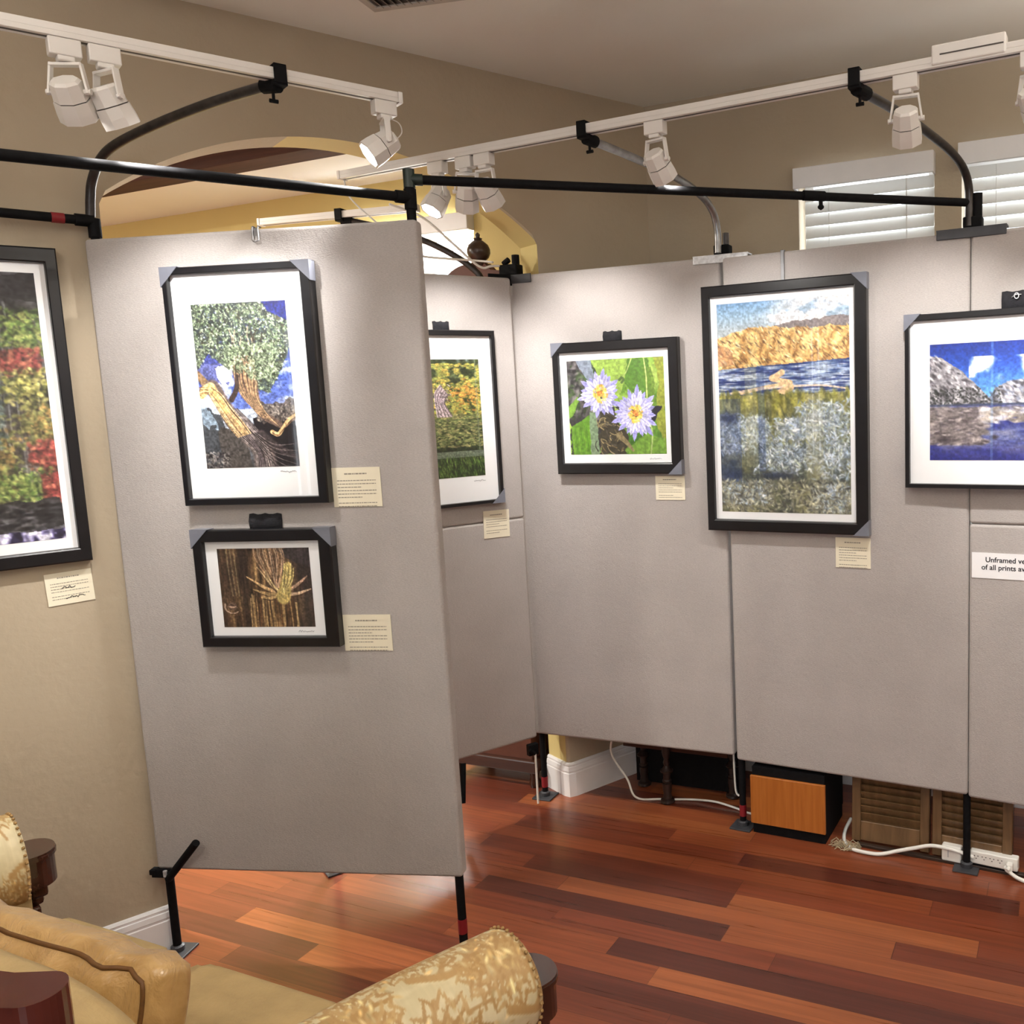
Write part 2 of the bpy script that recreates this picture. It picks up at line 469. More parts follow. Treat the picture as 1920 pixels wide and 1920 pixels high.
# daylight at the openings
def area(name, loc, rot, sx, sy, power, col=(1, 1, 1)):
    d = bpy.data.lights.new(name, 'AREA'); d.shape = 'RECTANGLE'; d.size = sx; d.size_y = sy; d.energy = power; d.color = col
    o = bpy.data.objects.new(name, d); COL.objects.link(o); o.location = loc; o.rotation_euler = rot
    return o
for i, (p, q) in enumerate(BACK):
    if q - p > 0.5: area('fill_daylight_back', at('W', (p + q) / 2, -7.35, 1.62), (R(90), 0, R(deg_w)), q - p, 1.45, DAY_W, (0.95, 0.98, 1))
area('daylight_far', at('W', (FARW[0] + FARW[1]) / 2, 0.35, 1.75), (R(-90), 0, R(deg_w)), 0.75, 1.5, FAR_W, (1, 0.99, 0.95))
for p, q in WIN:
    area('daylight_side', at('W', (p + q) / 2, 0.35, 1.75), (R(-90), 0, R(deg_w)), 0.55, 1.5, 8, (0.97, 1, 0.98))

# recessed ceiling lamps, added out of view to fill both rooms with light
def fill_downlight(x, y, z, label, power, deg=0):
    t = thing('fill_ceiling_light', label, 'ceiling light', (x, y, z), 0, 'recessed lamps added as fill light')
    bm = BM(); lathe(bm, [(0.075, -0.006), (0.095, -0.006), (0.098, 0.0), (0.075, 0.0)], (0, 0, 0), (0, 0, 1), 28); obj('trim_ring', bm, M_trim, t)
    bm = BM(); lathe(bm, [(0.001, -0.002), (0.074, -0.002), (0.074, -0.0005), (0.001, -0.0005)], (0, 0, 0), (0, 0, 1), 28); obj('diffuser', bm, M_down, t)
    d = bpy.data.lights.new('fill_downlight', 'AREA'); d.shape = 'DISK'; d.size = 0.14; d.energy = power; d.color = (1, 0.93, 0.82)
    o = bpy.data.objects.new('fill_downlight', d); COL.objects.link(o); o.location = (0, 0, -0.012); o.parent = t
for k, (x, y) in enumerate([(0.9, 0.4), (-1.0, 0.1), (2.3, -0.6), (-0.4, -1.8)]):
    fill_downlight(x, y, ZC, 'recessed ceiling lamp added as fill light in the unseen part of the room', ROOM_W)
for k, (x, y) in enumerate([(-2.9, 3.3), (-3.9, 2.2)]):
    fill_downlight(x, y, 2.725, 'recessed ceiling lamp added out of view to brighten the room beyond the arch', FAR_FILL_W)

# floor uplights added out of view to brighten the ceiling
def fill_uplighter(x, y, label):
    t = thing('added_floor_lamp', label, 'floor lamp', (x, y, 0), 0, 'torch floor lamps added out of view')
    bm = BM(); lathe(bm, [(0.14, 0), (0.14, 0.015), (0.03, 0.03), (0.013, 0.05)], (0, 0, 0), (0, 0, 1), 28); obj('base', bm, M_black, t, angle=40)
    bm = BM(); tube(bm, [(0, 0, 0.04), (0, 0, 1.74)], 0.012, 14); obj('pole', bm, M_black, t, angle=40)
    bm = BM(); lathe(bm, [(0.02, 1.72), (0.06, 1.73), (0.13, 1.79), (0.16, 1.86), (0.155, 1.86), (0.125, 1.795), (0.055, 1.74), (0.001, 1.735)], (0, 0, 0), (0, 0, 1), 32); obj('bowl', bm, M_trim, t, angle=40)
    d = bpy.data.lights.new('fill_uplight', 'SPOT'); d.energy = UP_W; d.spot_size = R(150); d.spot_blend = 0.6; d.shadow_soft_size = 0.05; d.color = (1, 0.94, 0.86)
    o = bpy.data.objects.new('fill_uplight', d); COL.objects.link(o); o.location = (0, 0, 1.83); o.rotation_euler = (PI, 0, 0); o.parent = t
fill_uplighter(1.95, 1.35, 'black torch floor lamp added out of view on the right to brighten the ceiling')
fill_uplighter(-1.5, 0.35, 'black torch floor lamp added out of view on the left to brighten the ceiling')

# ================================================================ DISPLAY PANELS
def leg_post(name, parent, s, y, z1, tape=0.05, plate=True, r=0.0125):
    bm = BM(); tube(bm, [(s, y, 0.006), (s, y, z1)], r, 14)
    lg = obj(name, bm, M_black, parent, angle=40)
    if plate:
        bm = BM(); box(bm, s - 0.042, s + 0.042, y - 0.042, y + 0.042, 0, 0.007, 0.002, 2)
        lathe(bm, [(0.02, 0.007), (0.02, 0.022), (0.0135, 0.026)], (s, y, 0), (0, 0, 1), 14)
        obj('foot_plate', bm, M_gplate, lg)
    if tape:
        bm = BM(); tube(bm, [(s, y, tape), (s, y, tape + 0.045)], r + 0.0012, 14); obj('tape_band', bm, M_redtape, lg, angle=40)
    return lg
def panel(pl, label, W, pieces, group='cloth covered display panels', legs=(), s_lo=0.0):
    o, deg = PLN[pl]
    t = thing('display_panel', label, 'display panel', (o[0], o[1], 0), R(deg), group)
    for z0, z1 in pieces:
        bm = BM(); box(bm, s_lo + 0.0005, W - 0.0005, 0, 0.045, z0, z1, 0.011, 4); obj('cloth_board', bm, M_fab, t, wn=True)
    for k, s in enumerate(legs): leg_post('leg', t, s, 0.0225, 0.32, 0 if k else 0.045)
    return t
pF = panel('F', 'freestanding grey cloth panel hung with the tree and splintered wood pictures', 0.965, [(0.284, 2.146)], legs=())
leg_post('leg', pF, 0.022, 0.022, 2.20, 0); leg_post('leg', pF, 0.946, 0.022, 2.262, 0.10)
# folding lever and its bracket at the panel's lower left corner
bm = BM(); box(bm, -0.012, 0.050, -0.010, 0.0, 0.262, 0.290, 0.002, 2); box(bm, -0.016, 0.004, -0.014, 0.01, 0.272, 0.288, 0.002, 2)
tube(bm, [(0.045, -0.006, 0.250), (0.045, -0.006, 0.285)], 0.011, 12)
br = obj('leg_bracket', bm, M_black, pF)
bm = BM(); tube(bm, [(0.045, -0.012, 0.262), (0.165, -0.035, 0.392)], 0.0115, 14); obj('clamp_lever', bm, M_black, br, angle=40)
bm = BM(); tube(bm, [(0.040, -0.017, 0.272), (0.040, -0.017, 0.290)], 0.006, 10); obj('bolt', bm, M_galv, br, angle=40)
# small wire hook on the panel's top edge
bm = BM(); tube(bm, smooth_path([(0.505, 0.01, 2.150), (0.505, -0.004, 2.149), (0.506, -0.006, 2.125), (0.507, -0.010, 2.113), (0.515, -0.013, 2.110), (0.523, -0.010, 2.113), (0.522, -0.006, 2.125), (0.521, -0.004, 2.149), (0.521, 0.01, 2.150)], 4), 0.0022, 8)
box(bm, 0.504, 0.522, -0.0035, -0.0015, 2.128, 2.147)
h = obj('panel_hook', bm, M_steel, None); h.location = (*PLN['F'][0], 0); h.rotation_euler = (0, 0, R(PLN['F'][1]))
tag(h, 'small bent metal hook over the top edge of the freestanding panel', 'hook')

p1 = panel('P1', 'grey cloth panel with the water lily picture, in the inner corner', 0.853, [(0.283, 2.140)], legs=(0.004,), s_lo=-0.03)
p2 = panel('P2', 'grey cloth panel with the desert lake picture above the louvered doors', 0.848, [(0.274, 2.133)], legs=(0.012, 0.842))
p4 = panel('P4', 'two-piece grey cloth panel at right edge carrying the printed paper sign', 0.85, [(0.268, 1.2068), (1.2072, 2.130)], legs=(0.846,))
p3 = thing('display_panel', 'two-piece grey cloth panel half hidden behind the freestanding panel', 'display panel', (*PLN['P3'][0], 0), R(PLN['P3'][1]), 'cloth covered display panels')
for z0, z1 in ((0.282, 1.1944), (1.1948, 2.128)):
    bm = BM(); box(bm, -0.853, -0.001, 0, 0.045, z0, z1, 0.011, 4); obj('cloth_board', bm, M_fab, p3, wn=True)
leg_post('leg', p3, -0.83, 0.0225, 0.32)
bm = BM(); tube(bm, [(-0.335, -0.01, 0.27), (-0.365, -0.05, 0.13)], 0.011, 12); obj('clamp_lever', bm, M_black, p3, angle=40)
bm = BM(); tube(bm, [(-0.028, -0.022, 0.012), (-0.028, -0.022, 0.225)], 0.0045, 8); obj('chrome_rod', bm, M_cord, p3, angle=40)
bm = BM(); box(bm, -0.05, -0.005, -0.012, 0.012, 0.215, 0.262, 0.003, 2); tube(bm, [(-0.05, -0.018, 0.245), (-0.028, -0.020, 0.225)], 0.008, 10); obj('clamp', bm, M_black, p3)

# ================================================================ STABILISER BARS
def bar(name, label, pts, r=0.0125, mat=None, extra=None):
    bm = BM(); o = Vector(pts[0]); tube(bm, [Vector(p) - o for p in pts], r, 14)
    t = obj(name, bm, mat or M_black, None, angle=40); t.location = o
    tag(t, label, 'bar', 'stabiliser bars between panel tops')
    return t
FTR = at('F', 0.946, 0.022, 0); FTL = at('F', 0.022, 0.022, 0)
dxl = Vector((-1.382 + 0.70, 1.958 - 2.49, 0)).normalized()
bx = bar('stabiliser_bar', 'black bar from the freestanding panel towards the left, below the track', [(FTR.x, FTR.y, 2.205), Vector((FTR.x, FTR.y, 2.202)) + dxl * 1.6])
bm = BM(); tube(bm, [(0, 0, -0.03), (0, 0, 0.022)], 0.0165, 14); tube(bm, [(0, 0, 0), dxl * 0.04], 0.0165, 14); obj('tee_fitting', bm, M_black, bx, angle=40)
B2P = at('P2', 0.86, 0.022, 0)
by = bar('stabiliser_bar', 'long black bar from the freestanding panel to the right-hand panels', [(FTR.x, FTR.y, 2.252), (B2P.x - 0.008, B2P.y + 0.004, 2.222)])
bd = (Vector((B2P.x, B2P.y, 2.222)) - Vector((FTR.x, FTR.y, 2.252)))
bm = BM(); tube(bm, [(0, 0, -0.022), (0, 0, 0.026)], 0.0155, 14); tube(bm, [(0, 0, 0), bd.normalized() * 0.035], 0.0152, 14); obj('tee_fitting', bm, simple('dark_green_fitting', (0.008, 0.02, 0.016, 1), 0.4), by, angle=40)
p_ = bd * 0.693
bm = BM(); tube(bm, [p_ + Vector((0, 0, -0.012)), p_ + Vector((0, 0, -0.026))], 0.006, 10); lathe(bm, [(0.002, -0.040), (0.009, -0.035), (0.010, -0.030), (0.006, -0.025)], p_, (0, 0, 1), 12); obj('thumb_screw', bm, M_black, by)
bm = BM(); tube(bm, [bd * 0.66, bd * 0.70], 0.0148, 14); obj('sleeve', bm, M_black, by, angle=40)
zl = Vector((FTL.x, FTL.y, 2.197))
zdir = (at('A', -2.75, -0.07, 2.20) - zl)
bz = bar('stabiliser_bar', 'short black bar running left along the beige wall above the autumn picture', [zl, zl + zdir])
bm = BM(); tube(bm, [(0, 0, -0.045), (0, 0, 0.006)], 0.0165, 14); tube(bm, [(0, 0, 0), zdir.normalized() * 0.045], 0.0165, 14); obj('elbow_fitting', bm, M_black, bz, angle=40)
bm = BM(); tube(bm, [zdir.normalized() * 0.07, zdir.normalized() * 0.10], 0.0140, 14); obj('tape_band', bm, M_redtape, bz, angle=40)

# ================================================================ LIGHTING TRACKS AND ARMS
ZT = 2.42
TR0 = Vector((-0.243, 2.752, 0)); TRD = -26.3
def trk(base, deg, s, y, z): return local((base.x, base.y), deg, s, y, z)
def track(name, label, base, deg, sA, sB, zA, zB=None, box_at=None):
    """inverted channel: rail body with a dark slot between two lips underneath"""
    t = thing(name, label, 'lighting track', (base.x, base.y, zA), R(deg), 'white lighting tracks')
    bm = BM()
    box(bm, sA, sB, -0.0175, 0.0175, 0.006, 0.022, 0.002, 2)
    box(bm, sA, sB, -0.0175, -0.006, -0.004, 0.007, 0.001, 1); box(bm, sA, sB, 0.006, 0.0175, -0.004, 0.007, 0.001, 1)
    obj('rail', bm, M_track, t)
    bm = BM(); box(bm, sA + 0.002, sB - 0.002, -0.0058, 0.0058, -0.0032, 0.0055); obj('slot', bm, M_groove, t)
    for e0 in (sA - 0.012, sB):
        bm = BM(); box(bm, e0, e0 + 0.012, -0.019, 0.019, -0.006, 0.023, 0.002, 2); obj('end_cap', bm, M_track, t)
    if box_at:
        bm = BM(); box(bm, box_at, box_at + 0.17, -0.022, 0.022, 0.0, 0.046, 0.004, 2); bx_ = obj('joiner_box', bm, M_track, t)
        bm = BM(); box(bm, box_at + 0.02, box_at + 0.165, -0.0232, -0.0218, 0.020, 0.023); obj('seam', bm, M_groove, bx_)
    return t
track('lighting_track', 'long white lighting track over the right-hand panels', TR0, TRD, -0.955, 1.75, ZT, box_at=0.99)
TL0 = Vector((-0.94, 2.31, 0)); TLD = 41.5
track('lighting_track', 'white lighting track at upper left, on the single bent arm', TL0, TLD, -1.4, 0.30, 2.448)
TB0 = Vector((-1.295, 3.68, 0)); TBD = -14
track('lighting_track', 'white lighting track in the far room, just above the freestanding panel', TB0, TBD, -0.36, 0.32, 2.395)
bm = BM(); box(bm, 0.318, 0.340, -0.022, 0.022, -0.006, 0.022, 0.003, 2)
# arms
def arm(label, pts, clamp, cdir, mat, deg, z_clamp):
    """bent pipe; the clamp grips the rail at its upper end"""
    o = Vector(pts[0])
    t = thing('track_support_arm', label, 'support arm', o, 0, 'bent pipes holding the lighting tracks')
    P = smooth_path([Vector(p) - o for p in pts], 6)
    bm = BM(); tube(bm, P, 0.0125, 14); obj('bent_pipe', bm, mat, t, angle=40)
    cl = Vector(clamp) - o
    th = R(deg); m = Matrix.Rotation(th, 3, 'Z')
    bm = BM()
    for c_, sz in (((0, -0.0225, 0.008), (0.030, 0.006, 0.044)), ((0, 0.0225, 0.008), (0.030, 0.006, 0.044)), ((0, 0, 0.027), (0.030, 0.051, 0.006)), ((0, 0.004, -0.012), (0.034, 0.050, 0.012))):
        rotbox(bm, cl + m @ Vector(c_), sz, m, 0.002)
    tube(bm, [cl + Vector((0, 0, -0.014)), P[-1] * 0.4 + P[-2] * 0.6], 0.0175, 12)
    ck = obj('track_clamp', bm, M_black, t)
    bm = BM(); q = cl * 0.93 + P[-8] * 0.07; tube(bm, [q + Vector((0, 0, -0.018)), q + Vector((0, 0, -0.045))], 0.004, 8); tube(bm, [q + m @ Vector((-0.010, 0, -0.046)), q + m @ Vector((0.010, 0, -0.046))], 0.005, 8)
    obj('wing_screw', bm, M_black, ck)
    return t
b1 = Vector((0.160, 3.300, 0)); c1 = Vector((-0.243, 2.752, ZT)); h1 = (c1 - b1); h1.z = 0; L1 = h1.length; h1.normalize()
prof = [(0.003, 2.150), (0.003, 2.225), (0.030, 2.290), (0.110, 2.337), (0.262, 2.372), (0.47, 2.392), (0.655, 2.405)]
arm('bent steel pipe arm rising from the silver bracket', [b1 + h1 * a_ + Vector((0, 0, z_)) for a_, z_ in prof], c1, None, M_steel, TRD, ZT)
b2 = Vector((0.915, 2.915, 0)); c2 = trk(TR0, TRD, 0.801, 0, ZT); h2 = c2 - b2; h2.z = 0; h2.normalize()
prof = [(-0.025, 2.150), (-0.026, 2.250), (0.010, 2.310), (0.104, 2.349), (0.268, 2.376), (0.45, 2.395), (0.645, 2.405)]
arm('bent steel pipe arm rising from the dark grey bracket at upper right', [b2 + h2 * a_ + Vector((0, 0, z_)) for a_, z_ in prof], c2, None, M_dsteel, TRD, ZT)
arm('bent black pipe arm rising from the left end of the freestanding panel', [(-1.620, 2.620, 2.21), (-1.612, 2.617, 2.26), (-1.598, 2.610, 2.302), (-1.558, 2.592, 2.352), (-1.488, 2.56, 2.384), (-1.328, 2.487, 2.412), (-1.143, 2.402, 2.431), (-0.965, 2.321, 2.440)], (-0.94, 2.31, 2.448), None, M_dsteel, TLD, 2.448)
b3 = Vector((-0.640, 3.640, 0))
c3 = Vector((-1.295, 3.68, 2.395)); h3 = c3 - b3; h3.z = 0; h3.normalize()
arm('bent dark pipe arm in the far room, behind the corner bracket', [b3 + h3 * a_ + Vector((0, 0, z_)) for a_, z_ in [(0.0, 2.10), (0.10, 2.125), (0.135, 2.165), (0.21, 2.225), (0.33, 2.290), (0.47, 2.340), (0.63, 2.382)]], c3, None, M_dsteel, TBD, 2.395)

# ---- brackets on the panel tops
def bracket(label, pl, sc, z, mat, wid=0.205, hgt=0.026, stub=True, dy=0.0):
    o = at(pl, sc, 0, 0)
    t = thing('panel_bracket', label, 'bracket', (o.x, o.y, z), R(PLN[pl][1]), 'brackets clamped over panel joints')
    bm = BM(); box(bm, -wid / 2, wid / 2, -0.006, -0.001, -hgt * 0.75, hgt * 0.3, 0.0022, 2); box(bm, -wid / 2, wid / 2, -0.006, 0.052, hgt * 0.3 - 0.003, hgt * 0.3 + 0.002); obj('angle_plate', bm, mat, t)
    bm = BM(); box(bm, -0.026, 0.032, 0.000, 0.045, hgt * 0.3 + 0.002, hgt * 0.3 + 0.036, 0.004, 2); col_ = obj('collar', bm, M_black, t)
    if stub:
        bm = BM(); tube(bm, [(0.016, 0.02, 0.04), (0.016, 0.02, 0.085)], 0.0115, 14); obj('post_stub', bm, M_dsteel, col_, angle=40)
    return t
bracket('bright silver bracket over the joint of two right-hand panels', 'P1', 0.855, 2.137, M_galv)
bk = bracket('dark grey bracket over the panel joint at upper right', 'P2', 0.850, 2.134, M_gplate, 0.212, 0.028, stub=False)
bm = BM(); tube(bm, [(0.014, 0.022, 0.04), (0.014, 0.022, 0.115)], 0.0165, 14); obj('post_stub', bm, M_black, bk, angle=40)
o3 = at('P1', -0.005, 0, 0)
t = thing('panel_bracket', 'black bracket over the inner corner of the panels', 'bracket', (o3.x, o3.y, 2.135), R(PLN['P1'][1]), 'brackets clamped over panel joints')
bm = BM(); box(bm, 0.004, 0.092, -0.007, -0.001, -0.026, 0.008, 0.002, 2); obj('angle_plate', bm, M_gplate, t)
bm = BM()
m_ = Matrix.Rotation(R(PLN['P3'][1] - PLN['P1'][1]), 3, 'Z')
rotbox(bm, m_ @ Vector((-0.047, -0.006, -0.012)) + Vector((-0.002, 0, 0)), (0.10, 0.006, 0.042), m_, 0.002)
obj('angle_plate', bm, M_black, t)
bm = BM(); box(bm, -0.05, 0.03, -0.002, 0.05, 0.008, 0.05, 0.005, 2); tube(bm, [(0.015, 0.02, 0.04), (0.015, 0.02, 0.085)], 0.015, 12); tube(bm, [(-0.04, 0.02, 0.055), (-0.015, 0.02, 0.07)], 0.011, 10); obj('collar', bm, M_black, t)
# hanging strap above the lake picture
bm = BM(); box(bm, 0.221, 0.234, -0.0045, -0.001, 2.03, 2.137, 0.001, 1); box(bm, 0.221, 0.234, -0.0045, 0.012, 2.134, 2.1365); box(bm, 0.224, 0.231, -0.006, -0.0045, 2.09, 2.13)
h = obj('hanging_strap', bm, simple('dull_zinc_strap', (0.22, 0.22, 0.23, 1), 0.5, 0.4), None); h.location = (*PLN['P2'][0], 0); h.rotation_euler = (0, 0, R(PLN['P2'][1]))
tag(h, 'thin grey metal strap hanging the desert lake picture from the panel top', 'strap')

# ================================================================ PICTURES (painted pixel by pixel, kept as colours of a fine mesh)
class Pic:
    def __init__(s, w, h, seed=1):
        s.w, s.h = w, h; s.a = np.zeros((h, w, 3)); s.r = np.random.RandomState(seed)
        s.X, s.Y = np.meshgrid((np.arange(w) + .5) / w, (np.arange(h) + .5) / h)
        s.asp = h / w
    def noise(s, fx, fy=None, oct=3, seed=None):
        fy = fy or fx; r = np.random.RandomState(seed) if seed is not None else s.r
        out = np.zeros((s.h, s.w)); amp = 1; tot = 0
        for o in range(oct):
            gx, gy = max(2, int(fx * 2 ** o) + 2), max(2, int(fy * 2 ** o) + 2)
            g = r.rand(gy, gx)
            px = np.clip(s.X, 0, 1) * (gx - 1.001); py = np.clip(s.Y, 0, 1) * (gy - 1.001)
            ix, iy = px.astype(int), py.astype(int); tx, ty = px - ix, py - iy
            tx = tx * tx * (3 - 2 * tx); ty = ty * ty * (3 - 2 * ty)
            v = (g[iy, ix] * (1 - tx) + g[iy, ix + 1] * tx) * (1 - ty) + (g[iy + 1, ix] * (1 - tx) + g[iy + 1, ix + 1] * tx) * ty
            out += v * amp; tot += amp; amp *= .55
        return out / tot
    def mix(s, col, m):
        c = np.array(col, float) / 255 if not isinstance(col, np.ndarray) else col
        m = np.clip(m, 0, 1)[..., None]
        s.a = s.a * (1 - m) + c * m
    def vgrad(s, stops, m=None):
        ys = [p for p, _ in stops]; col = np.stack([np.interp(s.Y, ys, [c[k] / 255 for _, c in stops]) for k in range(3)], -1)
        s.mix(col, np.ones_like(s.X) if m is None else m)
    def ramp(s, v, stops, m=None):
        ys = [p for p, _ in stops]; col = np.stack([np.interp(v, ys, [c[k] / 255 for _, c in stops]) for k in range(3)], -1)
        s.mix(col, np.ones_like(s.X) if m is None else m)
    def inside(s, pts):
        x, y = s.X, s.Y; c = np.zeros(x.shape, bool); n = len(pts)
        for i in range(n):
            x1, y1 = pts[i]; x2, y2 = pts[(i + 1) % n]
            if y1 == y2: continue
            cond = ((y1 > y) != (y2 > y)) & (x < (x2 - x1) * (y - y1) / (y2 - y1) + x1)
            c ^= cond
        return c.astype(float)
    def poly(s, pts, col, alpha=1, wob=0, freq=14):
        if wob:
            X, Y = s.X, s.Y
            s.X = X + (s.noise(freq) - .5) * wob
            s.Y = Y + (s.noise(freq) - .5) * wob
            m = s.inside(pts); s.X, s.Y = X, Y
        else: m = s.inside(pts)
        s.mix(col, m * alpha); return m
    def stroke(s, pts, w0, w1, col, alpha=1, n=10):
        """tapering stroke through the points; widths are fractions of picture width"""
        P = [Vector((p[0], p[1] * s.asp, 0)) for p in pts]; P = smooth_path(P, n) if len(P) > 2 else P
        wm = max(w0, w1) * 1.2; W, H = s.w, s.h
        xa = max(int((min(p.x for p in P) - wm) * W) - 1, 0); xb = min(int((max(p.x for p in P) + wm) * W) + 2, W)
        ya = max(int((min(p.y for p in P) - wm) * W) - 1, 0); yb = min(int((max(p.y for p in P) + wm) * W) + 2, H)
        if xb <= xa or yb <= ya: return
        X = s.X[ya:yb, xa:xb]; Yp = s.Y[ya:yb, xa:xb] * s.asp; d = np.full(X.shape, 9.0); L = len(P) - 1
        for i, (p, q) in enumerate(zip(P, P[1:])):
            vx, vy = q.x - p.x, q.y - p.y; ll = vx * vx + vy * vy + 1e-12
            t = np.clip(((X - p.x) * vx + (Yp - p.y) * vy) / ll, 0, 1)
            d = np.minimum(d, np.hypot(X - p.x - t * vx, Yp - p.y - t * vy) / (w0 + (w1 - w0) * ((i + t) / L)))
        m = (np.clip((1.15 - d) / .3, 0, 1) * alpha)[..., None]
        s.a[ya:yb, xa:xb] = s.a[ya:yb, xa:xb] * (1 - m) + np.array(col, float) / 255 * m
    def dabs(s, n, cols, size, m=None, region=(0, 0, 1, 1), elong=1.0, ang=None, alpha=.85, shade=0.25):
        """n small leaf-like dabs, only where m is set"""
        x0, y0, x1, y1 = region; W, H = s.w, s.h
        for _ in range(n):
            u = x0 + s.r.rand() * (x1 - x0); v = y0 + s.r.rand() * (y1 - y0)
            px, py = int(u * W), int(v * H)
            if not (0 <= px < W and 0 <= py < H): continue
            if m is not None and s.r.rand() > m[py, px]: continue
            r = (size[0] + s.r.rand() * (size[1] - size[0])) * W
            c = np.array(cols[s.r.randint(len(cols))], float) / 255 * (1 + (s.r.rand() - .5) * 2 * shade)
            th = (s.r.rand() * PI) if ang is None else ang + (s.r.rand() - .5) * (.7 if elong < 6 else .12)
            k = int(r * max(elong, 1) + 2)
            xa, xb, ya, yb = max(px - k, 0), min(px + k + 1, W), max(py - k, 0), min(py + k + 1, H)
            gx, gy = np.meshgrid(np.arange(xa, xb) - px, np.arange(ya, yb) - py)
            a_ = (gx * math.cos(th) + gy * math.sin(th)) / max(r * elong, .6); b_ = (-gx * math.sin(th) + gy * math.cos(th)) / max(r, .6)
            mm = (np.clip(1.3 - np.hypot(a_, b_), 0, 1) * alpha)[..., None]
            s.a[ya:yb, xa:xb] = s.a[ya:yb, xa:xb] * (1 - mm) + np.clip(c, 0, 1) * mm
    def grain(s, amt=.35, f=60):
        n_ = s.noise(f, f * s.asp, 2, 77)
        s.a = np.clip(s.a * (1 + (n_ - .5) * 2 * amt)[..., None], 0, 1); return s
    def streaks(s, amt, fx, fy):
        s.a *= (1 + (s.noise(fx, fy) - .5) * amt)[..., None]

def pic_tree():
    p = Pic(190, 312, 3)
    p.vgrad([(0, (26, 30, 92)), (.3, (50, 66, 150)), (.45, (110, 135, 205)), (.62, (214, 226, 246)), (1, (60, 62, 66))])
    p.ramp(p.noise(3, 14), [(.4, (60, 80, 165)), (.62, (232, 238, 250))], ((p.Y > .36) & (p.Y < .64)) * .8)
    p.poly([(.0, .2), (.3, .2), (.3, .5), (.0, .5)], (58, 62, 120), .8, .1)
    p.poly([(.2, .40), (.36, .37), (.37, .5), (.24, .5)], (236, 240, 250), .95, .08)
    p.poly([(0, .62), (.22, .66), (.25, 1), (0, 1)], (66, 70, 76), 1, .05)
    p.poly([(0, .6), (.1, .64), (.18, .76), (0, .74)], (150, 170, 190), .8, .08)
    p.poly([(.16, .78), (.2, .74), (.45, .8), (.5, 1), (.18, 1)], (72, 68, 66), 1, .03)
    p.poly([(.55, .70), (1, .66), (1, 1), (.55, 1)], (24, 21, 26), 1, .06)
    p.poly([(.62, .62), (1, .58), (1, .72), (.66, .72)], (92, 84, 78), .9, .08)
    p.dabs(260, [(120, 112, 104), (50, 44, 46), (160, 150, 140)], (.004, .012), None, (.6, .62, 1, .72), 2)
    # foliage
    fm = p.inside([(0, 0), (.74, 0), (.8, .06), (1, .12), (1, .28), (.9, .40), (.82, .48), (.74, .55), (.62, .52), (.52, .42), (.42, .42), (.3, .38), (.14, .30), (0, .40)])
    fm2 = np.clip(fm * (.35 + p.noise(9) * 1.25), 0, 1)
    p.mix((52, 58, 46), fm * .8)
    p.dabs(1500, [(38, 44, 34), (70, 80, 62), (60, 58, 46)], (.006, .016), fm, elong=2)
    p.dabs(4200, [(118, 134, 104), (150, 166, 134), (92, 112, 84), (176, 188, 160), (84, 96, 74)], (.004, .010), fm2, elong=2.2)
    p.dabs(900, [(205, 214, 192), (186, 196, 176)], (.003, .006), fm2, elong=1.6)
    p.dabs(500, [(200, 212, 240), (60, 70, 140)], (.004, .009), fm * (p.noise(7) > .58))
    for a_ in range(16):
        x = .34 + p.r.rand() * .4; y = .1 + p.r.rand() * .25
        p.stroke([(x, y), (x + (p.r.rand() - .5) * .08, y + .07), (x + (p.r.rand() - .5) * .14, y + .14)], .006, .003, (150, 138, 118) if a_ % 2 else (58, 48, 42))
    fm_top = fm2
    # far stem and main trunk
    p.stroke([(.44, .36), (.46, .48), (.52, .56), (.60, .62), (.66, .68), (.82, .74)], .07, .035, (104, 84, 74))
    p.stroke([(.54, .36), (.56, .48), (.58, .58), (.62, .64)], .08, .05, (120, 96, 78))
    for k in range(34):
        o_ = (k / 33 - .5) * .22; j_ = (p.r.rand() - .5) * .03
        p.stroke([(.50 + o_ * .9 + j_, .37), (.50 + o_ + j_ * .5, .47), (.53 + o_ * .7, .56), (.60 + o_ * .5, .63), (.68 + o_ * .35, .69), (.80 + o_ * .1, .735 + o_ * .12)], .0055, .004,
                 [(196, 160, 116), (74, 56, 50), (150, 120, 92), (214, 180, 138), (58, 44, 42)][k % 5], .8)
    p.stroke([(.42, .44), (.40, .52), (.34, .58)], .02, .03, (60, 48, 44))
    p.stroke([(0, .42), (.08, .48), (.16, .54)], .035, .05, (138, 112, 84))
    p.stroke([(.02, .54), (.09, .51), (.16, .50), (.24, .60), (.34, .70), (.5, .80), (.62, .90), (.64, 1.02)], .045, .12, (108, 94, 90))
    p.stroke([(.14, .50), (.20, .58), (.28, .66), (.34, .73)], .042, .03, (206, 166, 108))
    p.stroke([(.03, .545), (.08, .51), (.13, .50)], .04, .045, (226, 190, 128))
    for k in range(7): p.stroke([(.0, .50 + k * .008), (.05, .50 + k * .006), (.11, .505 + k * .005)], .004, .003, [(120, 84, 56), (236, 204, 150), (70, 48, 36)][k % 3], .8)
    for k in range(44):
        t = k / 43; o_ = (t - .5) * .2; j_ = (p.r.rand() - .5) * .02
        p.stroke([(.30 + o_ * .9, .66 - o_ * .25), (.42 + o_ * 1.1 + j_, .75 - o_ * .25), (.53 + o_, .82 - o_ * .15), (.62 + o_ * .8 - j_, .91), (.64 + o_ * 1.0, 1.01)], .0042, .0062,
                 [(58, 50, 52), (150, 140, 138), (84, 74, 78), (118, 108, 110), (42, 36, 40), (176, 164, 156)][p.r.randint(6)], .8)
